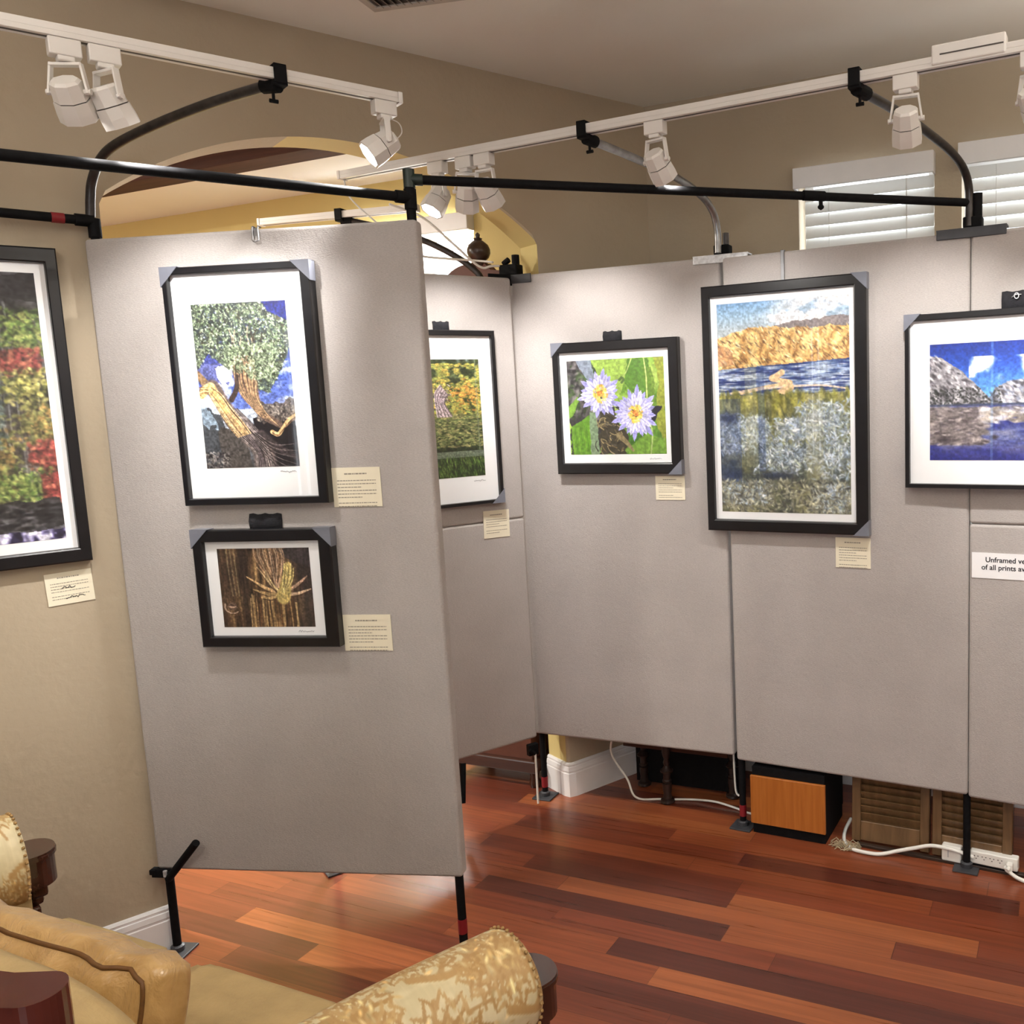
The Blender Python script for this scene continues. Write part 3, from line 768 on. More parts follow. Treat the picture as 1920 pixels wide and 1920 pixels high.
    for k in range(26):
        t = k / 25; o_ = (t - .5) * .12; j_ = (p.r.rand() - .5) * .02
        p.stroke([(.12 + o_ * .3, .52 - o_ * .4), (.19 + o_ * .8, .57 - o_ * .4), (.27 + o_ + j_, .65 - o_ * .3), (.36 + o_ * 1.2, .73 - o_ * .3), (.44 + o_ * 1.2, .80 - o_ * .2)], .0045, .003,
                 [(226, 188, 128), (150, 112, 74), (204, 164, 106), (96, 70, 52), (240, 210, 156)][p.r.randint(5)], .75)
    p.stroke([(.62, .8), (.78, .88), (1, .95)], .05, .03, (62, 54, 56)); 
    for k in range(12): p.stroke([(.55, .78 + k * .006), (.75, .86 + k * .012), (1, .86 + k * .022)], .004, .003, [(120, 110, 108), (30, 26, 30)][k % 2], .8)
    p.stroke([(.74, .785), (.80, .80), (.86, .76), (.92, .715), (1.0, .685)], .022, .014, (222, 186, 134)); p.stroke([(.74, .79), (.80, .806), (.87, .765), (1, .70)], .006, .005, (120, 88, 62))
    p.dabs(1500, [(118, 134, 104), (150, 166, 134), (60, 70, 52), (176, 188, 160), (44, 50, 38)], (.004, .010), fm_top, (.3, .25, .85, .46), 2.2)
    p.dabs(240, [(150, 145, 140), (40, 36, 40), (104, 98, 98)], (.006, .014), None, (0, .90, .26, 1))
    return p

def pic_splinter():
    p = Pic(200, 170, 5)
    p.ramp(p.noise(26, 2, 4), [(.2, (38, 28, 24)), (.45, (78, 60, 46)), (.65, (122, 96, 66)), (.85, (160, 132, 92))])
    p.mix((44, 34, 32), np.clip(1 - np.abs(p.X - .26) / .07, 0, 1) * .9)
    p.mix((52, 44, 44), np.clip((p.X - .72) / .2, 0, 1) * .85)
    p.mix((60, 46, 40), np.clip(1 - p.X / .16, 0, 1) * .7)
    p.poly([(.6, 0), (1, 0), (1, .25), (.8, .18)], (58, 52, 54), .9, .05)
    for k in range(40):
        x = .32 + p.r.rand() * .5; y = .55 + p.r.rand() * .15
        p.stroke([(x, y), (x + (p.r.rand() - .5) * .04, 1.0)], .008, .005, [(178, 146, 98), (96, 66, 40), (60, 42, 32), (196, 166, 116)][k % 4], .7)
    for k in range(16):
        x = .40 + k * .02
        p.stroke([(x, 0), (x + .02, .15), (.62 + (p.r.rand() - .5) * .06, .5)], .008, .006, [(186, 152, 124), (110, 84, 62), (206, 178, 150)][k % 3], .7)
    for tip, w_, c in (((.30, .36), .03, (196, 164, 120)), ((.42, .24), .022, (206, 180, 140)), ((.36, .52), .022, (176, 148, 104)), ((.44, .62), .024, (190, 160, 112)), ((.95, .36), .03, (178, 146, 124)), ((.98, .52), .022, (196, 168, 140)), ((.50, .30), .014, (226, 202, 150))):
        p.stroke([(.66, .60), ((.66 + tip[0]) / 2, (.58 + tip[1]) / 2 + .03), tip], w_ * 1.3, .006, c)
        p.stroke([(.66, .61), ((.66 + tip[0]) / 2, (.60 + tip[1]) / 2 + .045), (tip[0] + .01, tip[1] + .02)], w_ * .4, .004, (66, 46, 34), .8)
    p.stroke([(.68, .62), (.73, .42), (.76, .22)], .075, .035, (186, 166, 104))
    for k in range(9): p.stroke([(.66, .62), (.69 + k * .012, .42), (.72 + k * .012, .2 + .03 * (k % 3))], .006, .004, [(222, 206, 140), (120, 104, 60), (206, 186, 124)][k % 3])
    p.streaks(.7, 60, 3)
    p.poly([(.11 + .055 * math.cos(t), .735 + .05 * math.sin(t)) for t in np.linspace(0, 6.28, 16)], (104, 84, 72), 1, .02)
    p.stroke([(.115 + .085 * math.cos(R(t)), .735 + .085 * math.sin(R(t))) for t in (200, 170, 140, 110, 80, 50)], .010, .004, (186, 160, 140))
    p.stroke([(.085, .735), (.115, .745), (.15, .735)], .012, .004, (178, 150, 132)); p.stroke([(.08, .72), (.115, .715), (.145, .725)], .005, .003, (60, 46, 40))
    for k in range(6): p.stroke([(.10 + k * .02, 0), (.11 + k * .02, .3), (.13 + k * .018, .6)], .005, .004, [(146, 134, 104), (60, 46, 40)][k % 2], .7)
    return p

def pic_woods():
    p = Pic(190, 300, 9)
    p.vgrad([(0, (118, 134, 130)), (.06, (96, 112, 84)), (.3, (110, 116, 62)), (.6, (52, 62, 36)), (.8, (30, 42, 28)), (1, (44, 62, 34))])
    up = (p.Y < .72).astype(float)
    p.dabs(1500, [(40, 52, 30), (64, 76, 42), (30, 36, 26)], (.010, .03), None, elong=1.8, ang=0)
    p.dabs(1700, [(196, 184, 92), (170, 160, 84), (150, 158, 84), (206, 172, 84), (120, 132, 70)], (.007, .02), up * (p.Y > .04) * (p.noise(8) > .42), (0, .04, 1, .5), 2, 0)
    p.dabs(620, [(212, 150, 74), (198, 132, 64), (206, 172, 84)], (.008, .018), np.exp(-(((p.X - .82) / .2) ** 2 + ((p.Y - .30) / .07) ** 2)), (.4, .12, 1, .48), 1.8, 0)
    p.dabs(900, [(128, 134, 84), (160, 152, 104), (84, 96, 58)], (.006, .016), None, (0, .46, 1, .74), 2.6, 0)
    for k in range(14): p.stroke([(.42 + k * .008, .22 + k * .006), (.34 + k * .010, .30 + k * .005), (.36 + k * .016, .48)], .012, .008, [(214, 196, 206), (120, 104, 112), (180, 160, 170)][k % 3], .9)
    p.dabs(360, [(206, 190, 196), (90, 80, 84), (150, 134, 140)], (.005, .010), np.exp(-(((p.X - .44) / .09) ** 2 + ((p.Y - .34) / .09) ** 2)), (.25, .2, .65, .52), 3, .7)
    p.mix((120, 132, 116), ((p.Y > .775) & (p.Y < .83)) * .75); p.mix((130, 142, 128), ((p.X > .93) & (p.X < .95) & (p.Y < .8)) * .5)  # grey band and upright bar: a glass reflection painted into the print
    p.dabs(500, [(62, 92, 40), (96, 120, 58), (30, 46, 24)], (.005, .012), None, (0, .84, 1, 1), 4, 1.4)
    return p

def lily(p, cx, cy, R_, rot, tall):
    import itertools
    n = 16
    for ring, (rr, c0) in enumerate(((1.0, (168, 166, 232)), (.82, (206, 206, 250)))):
        for k in range(n):
            a_ = rot + 2 * PI * (k + ring * .5) / n
            ln = R_ * rr * (.82 + .25 * ((k * 7) % 5) / 4)
            ux, uy = math.cos(a_), math.sin(a_) * tall
            px, py = -math.sin(a_), math.cos(a_)
            pts = [(cx + ux * ln * t + px * w_, (cy * p.asp + uy * ln * t + py * w_) / p.asp) for t, w_ in ((.25, .008), (.6, .030), (.85, .018), (1, 0), (.85, -.018), (.6, -.030), (.25, -.008))]
            c = np.array(c0, float) * (.9 + .2 * p.r.rand())
            p.poly(pts, tuple(np.clip(c, 0, 255)))
            p.stroke([(cx + ux * ln * .3, (cy * p.asp + uy * ln * .3) / p.asp), (cx + ux * ln * .9, (cy * p.asp + uy * ln * .9) / p.asp)], .004, .002, (132, 126, 206), .7)
    for k in range(110):
        a_ = p.r.rand() * 2 * PI; q = math.sqrt(p.r.rand()) * .075
        p.dabs(1, [(246, 214, 96), (252, 226, 120), (236, 176, 60)], (.010, .014), None, (cx + q * math.cos(a_), cy + q * math.sin(a_) * 1.15 / p.asp, cx + q * math.cos(a_), cy + q * math.sin(a_) * 1.15 / p.asp))
    p.dabs(40, [(226, 140, 60), (214, 120, 70)], (.006, .010), None, (cx - .025, cy - .03, cx + .025, cy + .02))

def pic_lily():
    p = Pic(226, 206, 11)
    p.ramp(p.noise(3, 3, 4), [(.3, (64, 112, 34)), (.55, (120, 164, 60)), (.75, (170, 196, 96))])
    p.poly([(0, 0), (.2, 0), (.36, .3), (.48, .5), (.5, .62), (.3, 1), (0, 1)], (48, 46, 50), 1, .08)
    p.dabs(500, [(84, 82, 86), (120, 116, 116), (30, 28, 34), (58, 84, 44)], (.008, .024), None, (0, 0, .42, .62), 2)
    p.poly([(.1, 0), (.26, 0), (.3, .3), (.14, .1)], (138, 150, 170), .9, .03)
    p.poly([(.26, 0), (.66, 0), (.58, .28), (.48, .5), (.36, .25)], (158, 190, 86), .95, .04)
    p.poly([(.64, 0), (.84, 0), (.9, .5), (.7, .45), (.6, .25)], (82, 128, 42), .9, .05)
    p.poly([(.9, 0), (1, 0), (1, 1), (.9, .6), (.94, .25)], (150, 156, 58), .9, .04)
    p.poly([(.78, .1), (.88, .1), (.92, .55), (.84, .5)], (100, 134, 46), .8, .03)
    p.stroke([(.80, 0), (.82, .2), (.82, .45)], .006, .006, (196, 214, 130)); p.stroke([(.68, 0), (.62, .14), (.56, .22)], .006, .005, (180, 204, 116))
    p.stroke([(.55, .22), (.57, .2), (.59, .22), (.57, .25)], .014, .012, (86, 112, 58))
    p.poly([(0, .5), (.1, .38), (.12, .42), (.04, .58), (0, .62)], (118, 160, 60), 1, .02)
    p.poly([(.02, .70), (.22, .58), (.26, .75), (.24, 1), (.03, 1)], (92, 140, 38), 1, .02)
    for k in range(7): p.stroke([(.03 + k * .03, .70), (.05 + k * .03, 1)], .006, .006, [(130, 172, 62), (64, 106, 28)][k % 2], .5)
    p.poly([(.22, .55), (.30, .55), (.31, 1), (.22, 1)], (120, 142, 112), 1, .02)
    p.poly([(.32, .55), (.52, .62), (.62, .82), (.6, 1), (.32, 1)], (60, 56, 44), 1, .06)
    for k in range(46):
        a_ = p.r.rand() * 6; q = .02 + p.r.rand() * .05; cx, cy = .34 + p.r.rand() * .2, .62 + p.r.rand() * .34
        p.stroke([(cx + q * math.cos(a_ + t) * (1 + t * .3), cy + q * math.sin(a_ + t) * 1.3) for t in (0, .6, 1.1, 1.5)], .006, .003, [(176, 160, 116), (112, 98, 68), (40, 34, 30), (142, 130, 92), (84, 80, 72)][k % 5], .85)
    p.poly([(.48, .50), (.96, .5), (.9, .66), (.62, .70)], (24, 20, 48), .9, .06)
    p.poly([(.58, .95), (.8, .78), (1, .85), (1, 1), (.6, 1)], (112, 152, 56), .9, .05)
    p.stroke([(.84, .62), (.86, .8), (.84, 1)], .007, .007, (168, 190, 118))
    p.stroke([(.52, .8), (.6, .88), (.66, .96)], .03, .012, (140, 126, 92))
    lily(p, .34, .36, .235, .2, 1.0); lily(p, .70, .575, .25, .1, 1.05)
    return p

def pic_lake():
    p = Pic(210, 326, 13)
    p.vgrad([(0, (112, 150, 190)), (.06, (150, 180, 206)), (.13, (176, 188, 196)), (1, (120, 120, 100))])
    cl = p.noise(3.5, 12, 4)
    p.ramp(cl, [(.42, (120, 150, 186)), (.62, (240, 242, 246))], ((p.Y < .13) * np.clip((p.X - .25) * 2.2, 0, 1) * np.clip((cl - .42) * 6, 0, 1)))
    p.poly([(.38, .07), (.5, .045), (.62, .06), (.72, .105), (.56, .115), (.42, .1)], (236, 236, 240), .8, .06)
    p.poly([(.38, .125), (.55, .115), (.7, .108), (.85, .09), (1, .085), (1, .14), (.4, .145)], (124, 112, 112), .85, .03)
    mtn = [(0, .165), (.06, .155), (.12, .135), (.25, .125), (.36, .118), (.5, .128), (.7, .135), (.86, .13), (1, .14), (1, .285), (0, .315)]
    mm = p.poly(mtn, (232, 190, 118), 1, .02)
    p.ramp(p.noise(16, 12, 4), [(.3, (150, 110, 66)), (.48, (226, 180, 108)), (.7, (250, 224, 160))], mm * .9)
    rid = np.abs(p.noise(9, 9, 4) - .5) * 2
    p.ramp(rid, [(0, (122, 84, 54)), (.10, (206, 160, 100)), (.25, (240, 204, 140)), (.6, (252, 226, 168))], mm * .65)
    p.dabs(420, [(150, 106, 70), (252, 230, 176), (112, 88, 70), (226, 180, 112)], (.003, .007), mm, (0, .12, 1, .31), 4, .75)
    p.poly([(0, .20), (.12, .23), (.14, .28), (.02, .29), (0, .28)], (172, 118, 92), .5, .05)
    wat = [(0, .312), (1, .283), (1, .43), (.75, .435), (0, .45)]
    wm = p.poly(wat, (66, 92, 140))
    p.ramp(p.noise(4, 60, 3), [(.38, (36, 52, 108)), (.5, (92, 116, 160)), (.60, (190, 204, 224))], wm * .9); p.dabs(260, [(206, 214, 230), (40, 56, 116), (120, 140, 180)], (.003, .006), wm, (0, .30, 1, .44), 9, 0, shade=.1)
    p.stroke([(.5, .335), (.46, .35), (.42, .362), (.5, .375), (.56, .385), (.4, .40), (.3, .41), (.18, .425)], .022, .012, (236, 202, 158))
    p.stroke([(.1, .425), (.3, .41), (.6, .40), (.8, .402), (.98, .42)], .008, .006, (226, 206, 190)); p.stroke([(.56, .405), (.48, .43), (.40, .447)], .03, .02, (222, 190, 150))
    g = (p.Y > .425 + p.noise(10) * .02).astype(float)
    p.ramp(p.noise(10, 12, 4), [(.3, (62, 70, 64)), (.5, (116, 116, 84)), (.7, (146, 144, 110))], g)
    p.dabs(900, [(150, 146, 66), (128, 128, 62), (86, 88, 58), (174, 166, 92)], (.008, .02), g, (0, .43, 1, .66), 3, 1.5)
    for (x, y, rx, ry) in ((.12, .62, .16, .10), (.5, .72, .24, .10), (.8, .55, .2, .08), (.88, .70, .16, .14), (.3, .6, .10, .06), (.6, .60, .16, .05), (.2, .9, .2, .06), (.85, .92, .14, .07)):
        blob = np.exp(-(((p.X - x) / rx) ** 2 + ((p.Y - y) / ry) ** 2) * 1.2)
        p.mix((110, 126, 144), blob * .6)
        p.dabs(950, [(186, 198, 212), (150, 168, 190), (214, 222, 230), (112, 124, 128), (168, 176, 160)], (.004, .009), blob, (x - rx, y - ry, x + rx, y + ry), 3.2)
    for xx, yy, ww, hh in ((0, .79, .18, .06), (.3, .80, .3, .045), (0, .52, .14, .05)):
        p.mix((34, 44, 66), np.exp(-(((p.X - xx - ww / 2) / ww * 2) ** 4 + ((p.Y - yy - hh / 2) / hh * 2) ** 2)) * .85)
    p.mix((40, 60, 118), ((p.X < .17) & (p.Y > .45) & (p.Y < .85)) * .35); p.mix((44, 70, 130), ((p.X > .31) & (p.X < .36) & (p.Y > .3) & (p.Y < .8)) * .35)  # blue upright areas: dark reflections in the glass, painted into the print
    p.mix((198, 196, 150), ((p.X > .21) & (p.X < .30) & (p.Y > .29) & (p.Y < .78)) * .28); p.mix((190, 186, 150), ((p.X > .67) & (p.X < .8) & (p.Y > .44)) * .25)  # pale upright bars: bright window reflections, painted into the print too
    p.dabs(700, [(150, 148, 128), (110, 110, 96), (188, 186, 160), (84, 86, 84)], (.004, .010), None, (0, .84, 1, 1), 3)
    return p

def pic_snow():
    p = Pic(300, 200, 17)
    p.vgrad([(0, (22, 48, 136)), (.2, (44, 84, 186)), (.42, (96, 160, 226)), (.5, (150, 190, 230)), (1, (40, 48, 120))])
    cl = p.noise(6, 6, 4)
    p.ramp(cl, [(.45, (120, 164, 226)), (.6, (246, 248, 254))], np.clip((cl - .44) * 7, 0, 1) * ((p.Y > .12 + .25 * (p.X < .22)) & (p.Y < .48)) * np.clip((p.X - .1) * 6, 0, 1))
    p.poly([(0, .10), (.06, .12), (.12, .18), (.2, .26), (.26, .36), (.33, .46), (.36, .55), (0, .55)], (150, 148, 156), 1, .015)
    p.poly([(.30, .53), (.36, .40), (.44, .33), (.55, .32), (.68, .36), (.8, .30), (.92, .38), (1, .34), (1, .55), (.3, .55)], (140, 146, 166), 1, .02)
    gm = ((p.Y < .53) & ((p.inside([(0, .10), (.06, .12), (.12, .18), (.2, .26), (.26, .36), (.33, .46), (.36, .55), (0, .55)]) > 0) | (p.inside([(.30, .53), (.36, .40), (.44, .33), (.55, .32), (.68, .36), (.8, .30), (.92, .38), (1, .34), (1, .55), (.3, .55)]) > 0))).astype(float)
    p.dabs(1200, [(214, 212, 218), (110, 106, 112), (180, 176, 184), (70, 68, 76)], (.004, .010), gm, (0, .08, 1, .55), 2.4, .7)
    p.dabs(260, [(40, 44, 46), (58, 62, 60)], (.004, .008), gm, (0, .38, .4, .52))
    w_ = (p.Y > .52).astype(float)
    p.ramp(p.noise(5, 12, 4), [(.3, (30, 38, 112)), (.5, (86, 92, 146)), (.7, (170, 166, 178))], w_ * np.clip(1.25 - (p.Y - .52) * 1.6, .25, 1))
    p.mix((40, 42, 120), np.clip((p.Y - .8) * 6, 0, 1) * .8)
    p.mix((60, 70, 90), ((p.Y > .515) & (p.Y < .535)) * .7)
    p.dabs(700, [(120, 112, 112), (92, 84, 88), (160, 150, 148)], (.004, .012), (p.X < .32) * w_, (0, .55, .33, .86), 3, 0)
    p.dabs(260, [(170, 160, 150), (112, 104, 100), (206, 204, 214)], (.006, .012), w_, (.3, .55, 1, .68), 3, 0)
    for x, y, r_ in ((.08, .82, .05), (.36, .80, .018), (.64, .79, .034), (.8, .72, .02), (.9, .84, .03)):
        p.mix((52, 46, 52), np.exp(-(((p.X - x) / r_) ** 2 + ((p.Y - y) / .022) ** 2)))
    for x0, x1 in ((.34, .355), (.52, .56), (.60, .62)): p.mix((130, 170, 220), ((p.X > x0) & (p.X < x1)) * .28)  # pale upright strips: reflections in the glass, painted into the print
    return p

def pic_autumn():
    p = Pic(220, 330, 19)
    p.ramp(p.noise(8, 10, 4), [(.3, (34, 32, 38)), (.5, (70, 68, 76)), (.7, (120, 120, 130))])
    for k in range(60):
        x = p.r.rand(); p.stroke([(x, .1 + p.r.rand() * .5), (x + .03 * (p.r.rand() - .5), .4 + p.r.rand() * .4)], .005, .003, [(134, 136, 146), (40, 40, 46), (164, 168, 176)][k % 3], .6)
    p.stroke([(.74, .25), (.76, .45), (.80, .68)], .008, .006, (190, 198, 206))
    p.poly([(0, 0), (1, 0), (1, .12), (.8, .09), (0, .06)], (40, 38, 44), .9, .05)
    blobs = [(.70, .12, .10, .07, 'y'), (.93, .22, .12, .09, 'g'), (.88, .33, .10, .05, 'r'), (.9, .42, .16, .07, 'y'), (.62, .3, .14, .14, 't'), (.95, .56, .1, .08, 'o'), (.97, .68, .10, .06, 'r'), (.72, .62, .14, .10, 'o'), (.62, .78, .2, .12, 'o'), (.82, .80, .16, .08, 'g'), (.35, .2, .2, .14, 'y'), (.2, .45, .2, .16, 'g'), (.35, .65, .2, .16, 'y'), (.15, .78, .2, .1, 'r'), (.98, .80, .06, .06, 'r'), (.5, .48, .14, .12, 'g'), (.72, .45, .06, .2, 't')]
    pal = {'y': [(206, 196, 84), (226, 210, 110), (150, 150, 60), (84, 92, 44)], 'g': [(110, 150, 56), (154, 182, 72), (66, 92, 42), (186, 196, 90)], 'r': [(196, 70, 64), (168, 52, 52), (214, 110, 80), (96, 44, 40)],
           't': [(110, 132, 124), (150, 166, 156), (70, 92, 88), (90, 112, 84)], 'o': [(150, 150, 70), (180, 170, 84), (104, 110, 56), (198, 150, 70)]}
    for x, y, rx, ry, c in blobs:
        b_ = np.exp(-(((p.X - x) / rx) ** 2 + ((p.Y - y) / ry) ** 2) * 1.3)
        p.mix(tuple(np.array(pal[c][3]) * .6), b_ * .6)
        p.dabs(620, pal[c], (.005, .013), b_, (x - rx, y - ry, x + rx, y + ry), 1.5)
    p.poly([(0, .86), (1, .84), (1, .95), (0, .96)], (52, 50, 54), .95, .03)
    p.dabs(200, [(92, 90, 94), (30, 28, 32)], (.006, .014), None, (0, .85, 1, .95), 3, 0)
    gy = p.a.mean(-1, keepdims=True); p.a = (gy + (p.a - gy) * .72) * .86
    p.ramp(p.noise(20, 30, 3), [(.35, (40, 36, 60)), (.5, (130, 124, 168)), (.65, (224, 222, 240))], (p.Y > .95 + .02 * p.noise(12)).astype(float))
    return p

def colour_grid(name, p, x0, x1, z0, z1, y, mat, parent):
    """flat sheet with one vertex per pixel of the picture"""
    w, h = p.w, p.h
    xs = np.linspace(x0, x1, w); zs = np.linspace(z1, z0, h)
    co = np.zeros((h, w, 3), np.float32); co[..., 0] = xs[None, :]; co[..., 1] = y; co[..., 2] = zs[:, None]
    idx = np.arange(w * h).reshape(h, w)
    quads = np.stack([idx[:-1, :-1], idx[1:, :-1], idx[1:, 1:], idx[:-1, 1:]], -1).reshape(-1, 4)
    me = bpy.data.meshes.new(name)
    me.from_pydata(co.reshape(-1, 3).tolist(), [], quads.tolist())
    set_col(me, p.a.reshape(-1, 3))
    me.materials.append(mat)
    o = bpy.data.objects.new(name, me); COL.objects.link(o); o.parent = parent
    return o
def set_col(me, rgb):
    c = np.clip(rgb, 0, 1); l_ = np.where(c <= .04045, c / 12.92, ((c + .055) / 1.055) ** 2.4)
    at_ = me.color_attributes.new('Col', 'FLOAT_COLOR', 'POINT')
    buf = np.ones((len(c), 4), np.float32); buf[:, :3] = l_
    at_.data.foreach_set('color', buf.ravel())

DEP = 0.032
def picture(label, pl, x0, x1, z0, z1, border, prt, pic, corners='', tab=None, sig=None, base=0.0, inner=None):
    """a framed print; local y=0 is the surface it hangs on, it comes forward along -y"""
    o = at(pl, 0, -base, 0)
    t = thing('framed_photograph', label, 'picture', (o.x, o.y, 0), R(PLN[pl][1]), 'framed photographs on the display panels')
    b = border if isinstance(border, (list, tuple)) else (border,) * 4      # left right bottom top
    ix0, ix1, iz0, iz1 = x0 + b[0], x1 - b[1], z0 + b[2], z1 - b[3]
    # mitred moulding: profile from the outer back edge over the face to the rabbet
    bm = BM()
    prof = [(0.0, -0.001), (0.0, -DEP + 0.003), (0.10, -DEP), (0.86, -DEP), (0.95, -DEP + 0.002), (1.0, -DEP + 0.012), (1.0, -0.010)]
    rings = []
    for k, y in prof:
        X0, X1, Z0, Z1 = x0 + b[0] * k, x1 - b[1] * k, z0 + b[2] * k, z1 - b[3] * k
        rings.append([bm.verts.new((x, y, z)) for x, z in ((X0, Z0), (X1, Z0), (X1, Z1), (X0, Z1))])
    for q, r_ in zip(rings, rings[1:]):
        for k in range(4): bm.faces.new((q[k], q[(k + 1) % 4], r_[(k + 1) % 4], r_[k]))
    bm.faces.new(rings[0][::-1])
    obj('frame', bm, M_frame, t)
    bm = BM(); box(bm, ix0 - 0.002, ix1 + 0.002, -0.017, -0.0105, iz0 - 0.002, iz1 + 0.002); mt = obj('mat_board', bm, M_matbd, t)
    colour_grid('print', pic, prt[0], prt[1], prt[2], prt[3], -0.0176, M_print, t)
    bm = BM(); box(bm, ix0 - 0.001, ix1 + 0.001, -0.0218, -0.0205, iz0 - 0.001, iz1 + 0.001); obj('glass_pane', bm, M_glass, t)
    # grey plastic protectors on some corners
    for c_ in corners:
        sx, sz = {'a': (0, 1), 'b': (1, 1), 'c': (1, 0), 'd': (0, 0)}[c_]
        px, pz = (x1 if sx else x0), (z1 if sz else z0); dx, dz = (-1 if sx else 1), (-1 if sz else 1)
        L_ = 0.052
        bm = BM()
        tri = [(px - dx * 0.002, pz - dz * 0.002), (px + dx * L_, pz - dz * 0.002), (px - dx * 0.002, pz + dz * L_)]
        prism(bm, tri, -DEP - 0.0022, -DEP - 0.0006)
        xa, xb = sorted((px - dx * 0.002, px - dx * 0.0004)); za, zb = sorted((pz - dz * 0.002, pz + dz * L_)); box(bm, xa, xb, -DEP - 0.002, -0.002, za, zb)
        xa, xb = sorted((px - dx * 0.002, px + dx * L_)); za, zb = sorted((pz - dz * 0.002, pz - dz * 0.0004)); box(bm, xa, xb, -DEP - 0.002, -0.002, za, zb)
        obj('corner_protector', bm, M_corner, t)
    if tab:
        ta, tb, th = tab
        bm = BM(); n_ = 8
        rows = []
        for i in range(n_ + 1):
            x = ta + (tb - ta) * i / n_
            rows.append([bm.verts.new((x, -0.004 - 0.003 * math.sin(i * 1.7), z1 - 0.012)), bm.verts.new((x, -0.006 - 0.004 * math.sin(i * 1.3 + 1), z1 + th * .5)), bm.verts.new((x, -0.003, z1 + th + 0.002 * math.sin(i * 2)))])
        for q, r_ in zip(rows, rows[1:]):
            for k in range(2): bm.faces.new((q[k], q[k + 1], r_[k + 1], r_[k]))
        ob = obj('hanging_tab', bm, M_velvet, t, smooth=True)
        sd = ob.modifiers.new('thick', 'SOLIDIFY'); sd.thickness = 0.003
    if sig:
        bm = BM(); rr = random.Random(int(x0 * 1000) + 5); xs, zs_ = sig
        pts = [Vector((xs + i * 0.0026, -0.0178, zs_ + (rr.random() - .5) * (0.010 if i in (1, 2, 9, 10) else 0.005))) for i in range(19)]
        tube(bm, smooth_path(pts, 3), 0.0006, 4); obj('pencil_signature', bm, M_inks, mt)
    return t
def caption(label, pl, x0, x1, z0, z1, lines, base=0.0, ink=None, seed=1, tilt=0.0, bold=False):
    """printed caption card: heading and rows too small to read"""
    o = at(pl, (x0 + x1) / 2, -base - 0.001, (z0 + z1) / 2)
    t = thing('caption_card', label, 'caption card', o, R(PLN[pl][1]), 'cream caption cards beside the pictures')
    t.rotation_euler = (0, tilt, R(PLN[pl][1]))
    w_, h_ = x1 - x0, z1 - z0
    bm = BM(); box(bm, -w_ / 2, w_ / 2, -0.0015, 0, -h_ / 2, h_ / 2); obj('card', bm, M_card, t)
    rr = random.Random(seed); bm = BM()
    def row(z, xa, xb, th):
        x = xa
        while x < xb:
            e = min(x + rr.uniform(.02, .07) * w_, xb)
            box(bm, x, e, -0.0019, -0.0014, z - th / 2, z + th / 2); x = e + .012 * w_
    row(h_ * .34, -w_ * .24, w_ * .22, h_ * .035)
    z = h_ * .17
    for k in range(lines):
        row(z, -w_ * .40, w_ * (.40 if k % 3 != 2 else .10), h_ * .022); z -= h_ * .085
        if k == lines - 3: z -= h_ * .06
    obj('printed_lines', bm, M_ink if not bold else M_ink, t)
    if bold:
        for zz, xa, xb in ((h_ * .02, -.18, .12), (-h_ * .30, -.12, .30)):
            bm = BM()
            pts = [Vector((w_ * (xa + (xb - xa) * i / 16), -0.002, zz + (rr.random() - .5) * h_ * .07)) for i in range(17)]
            tube(bm, smooth_path(pts, 3), 0.0009, 4)
            obj('handwriting', bm, M_inkb, t)
    return t

picture('tall black-framed photograph of a gnarled bristlecone pine with green needles', 'F', 0.243, 0.671, 1.397, 2.051, (0.016, 0.030, 0.020, 0.020), (0.312, 0.588, 1.500, 1.951), pic_tree().grain(.45, 55), 'ab', None, (0.53, 1.486))
picture('small black-framed photograph of splintered brown wood under the tree picture', 'F', 0.250, 0.666, 0.987, 1.327, (0.030, 0.040, 0.031, 0.036), (0.315, 0.592, 1.043, 1.271), pic_splinter().grain(.40, 60), 'ab', (0.417, 0.512, 0.040), (0.54, 1.030))
picture('black-framed woodland photograph half hidden behind the freestanding panel', 'P3', -0.500, -0.100, 1.271, 1.924, (0.018, 0.016, 0.013, 0.020), (-0.442, -0.167, 1.380, 1.818), pic_woods().grain(.35, 60), 'c', (-0.332, -0.268, 0.032), (-0.215, 1.362))
picture('black-framed photograph of two pale lilac water lilies on green leaves', 'P1', 0.174, 0.690, 1.368, 1.868, (0.026, 0.040, 0.042, 0.038), (0.229, 0.629, 1.442, 1.800), pic_lily().grain(.22, 50), 'ac', (0.383, 0.458, 0.036), (0.56, 1.424))
picture('largest black-framed photograph, golden desert mountains above a blue lake', 'P2', -0.072, 0.524, 1.161, 2.034, (0.030, 0.044, 0.042, 0.040), (-0.018, 0.462, 1.230, 1.970), pic_lake().grain(.25, 70), 'bc')
picture('black-framed photograph of a snowy mountain lake, cut by the right photo edge', 'P4', -0.197, 0.515, 1.327, 1.885, (0.015, 0.018, 0.014, 0.021), (-0.119, 0.437, 1.417, 1.788), pic_snow().grain(.25, 80), 'a', (0.098, 0.22, 0.052), None, base=0.014)
picture('tall black-framed autumn foliage photograph hanging on the beige wall', 'A', -2.736, -2.137, 1.250, 2.117, (0.030, 0.030, 0.040, 0.042), (-2.680, -2.192, 1.320, 2.049), pic_autumn().grain(.4, 60), '')
caption('cream caption card right of the bristlecone pine picture', 'F', 0.671, 0.812, 1.381, 1.491, 8, seed=2)
caption('cream caption card right of the splintered wood picture', 'F', 0.667, 0.809, 0.968, 1.073, 8, seed=3)
caption('cream caption card below the half hidden woodland picture', 'P3', -0.181, -0.071, 1.131, 1.238, 6, seed=4, tilt=0.02)
caption('cream caption card below the water lily picture', 'P1', 0.572, 0.690, 1.267, 1.358, 7, seed=5)
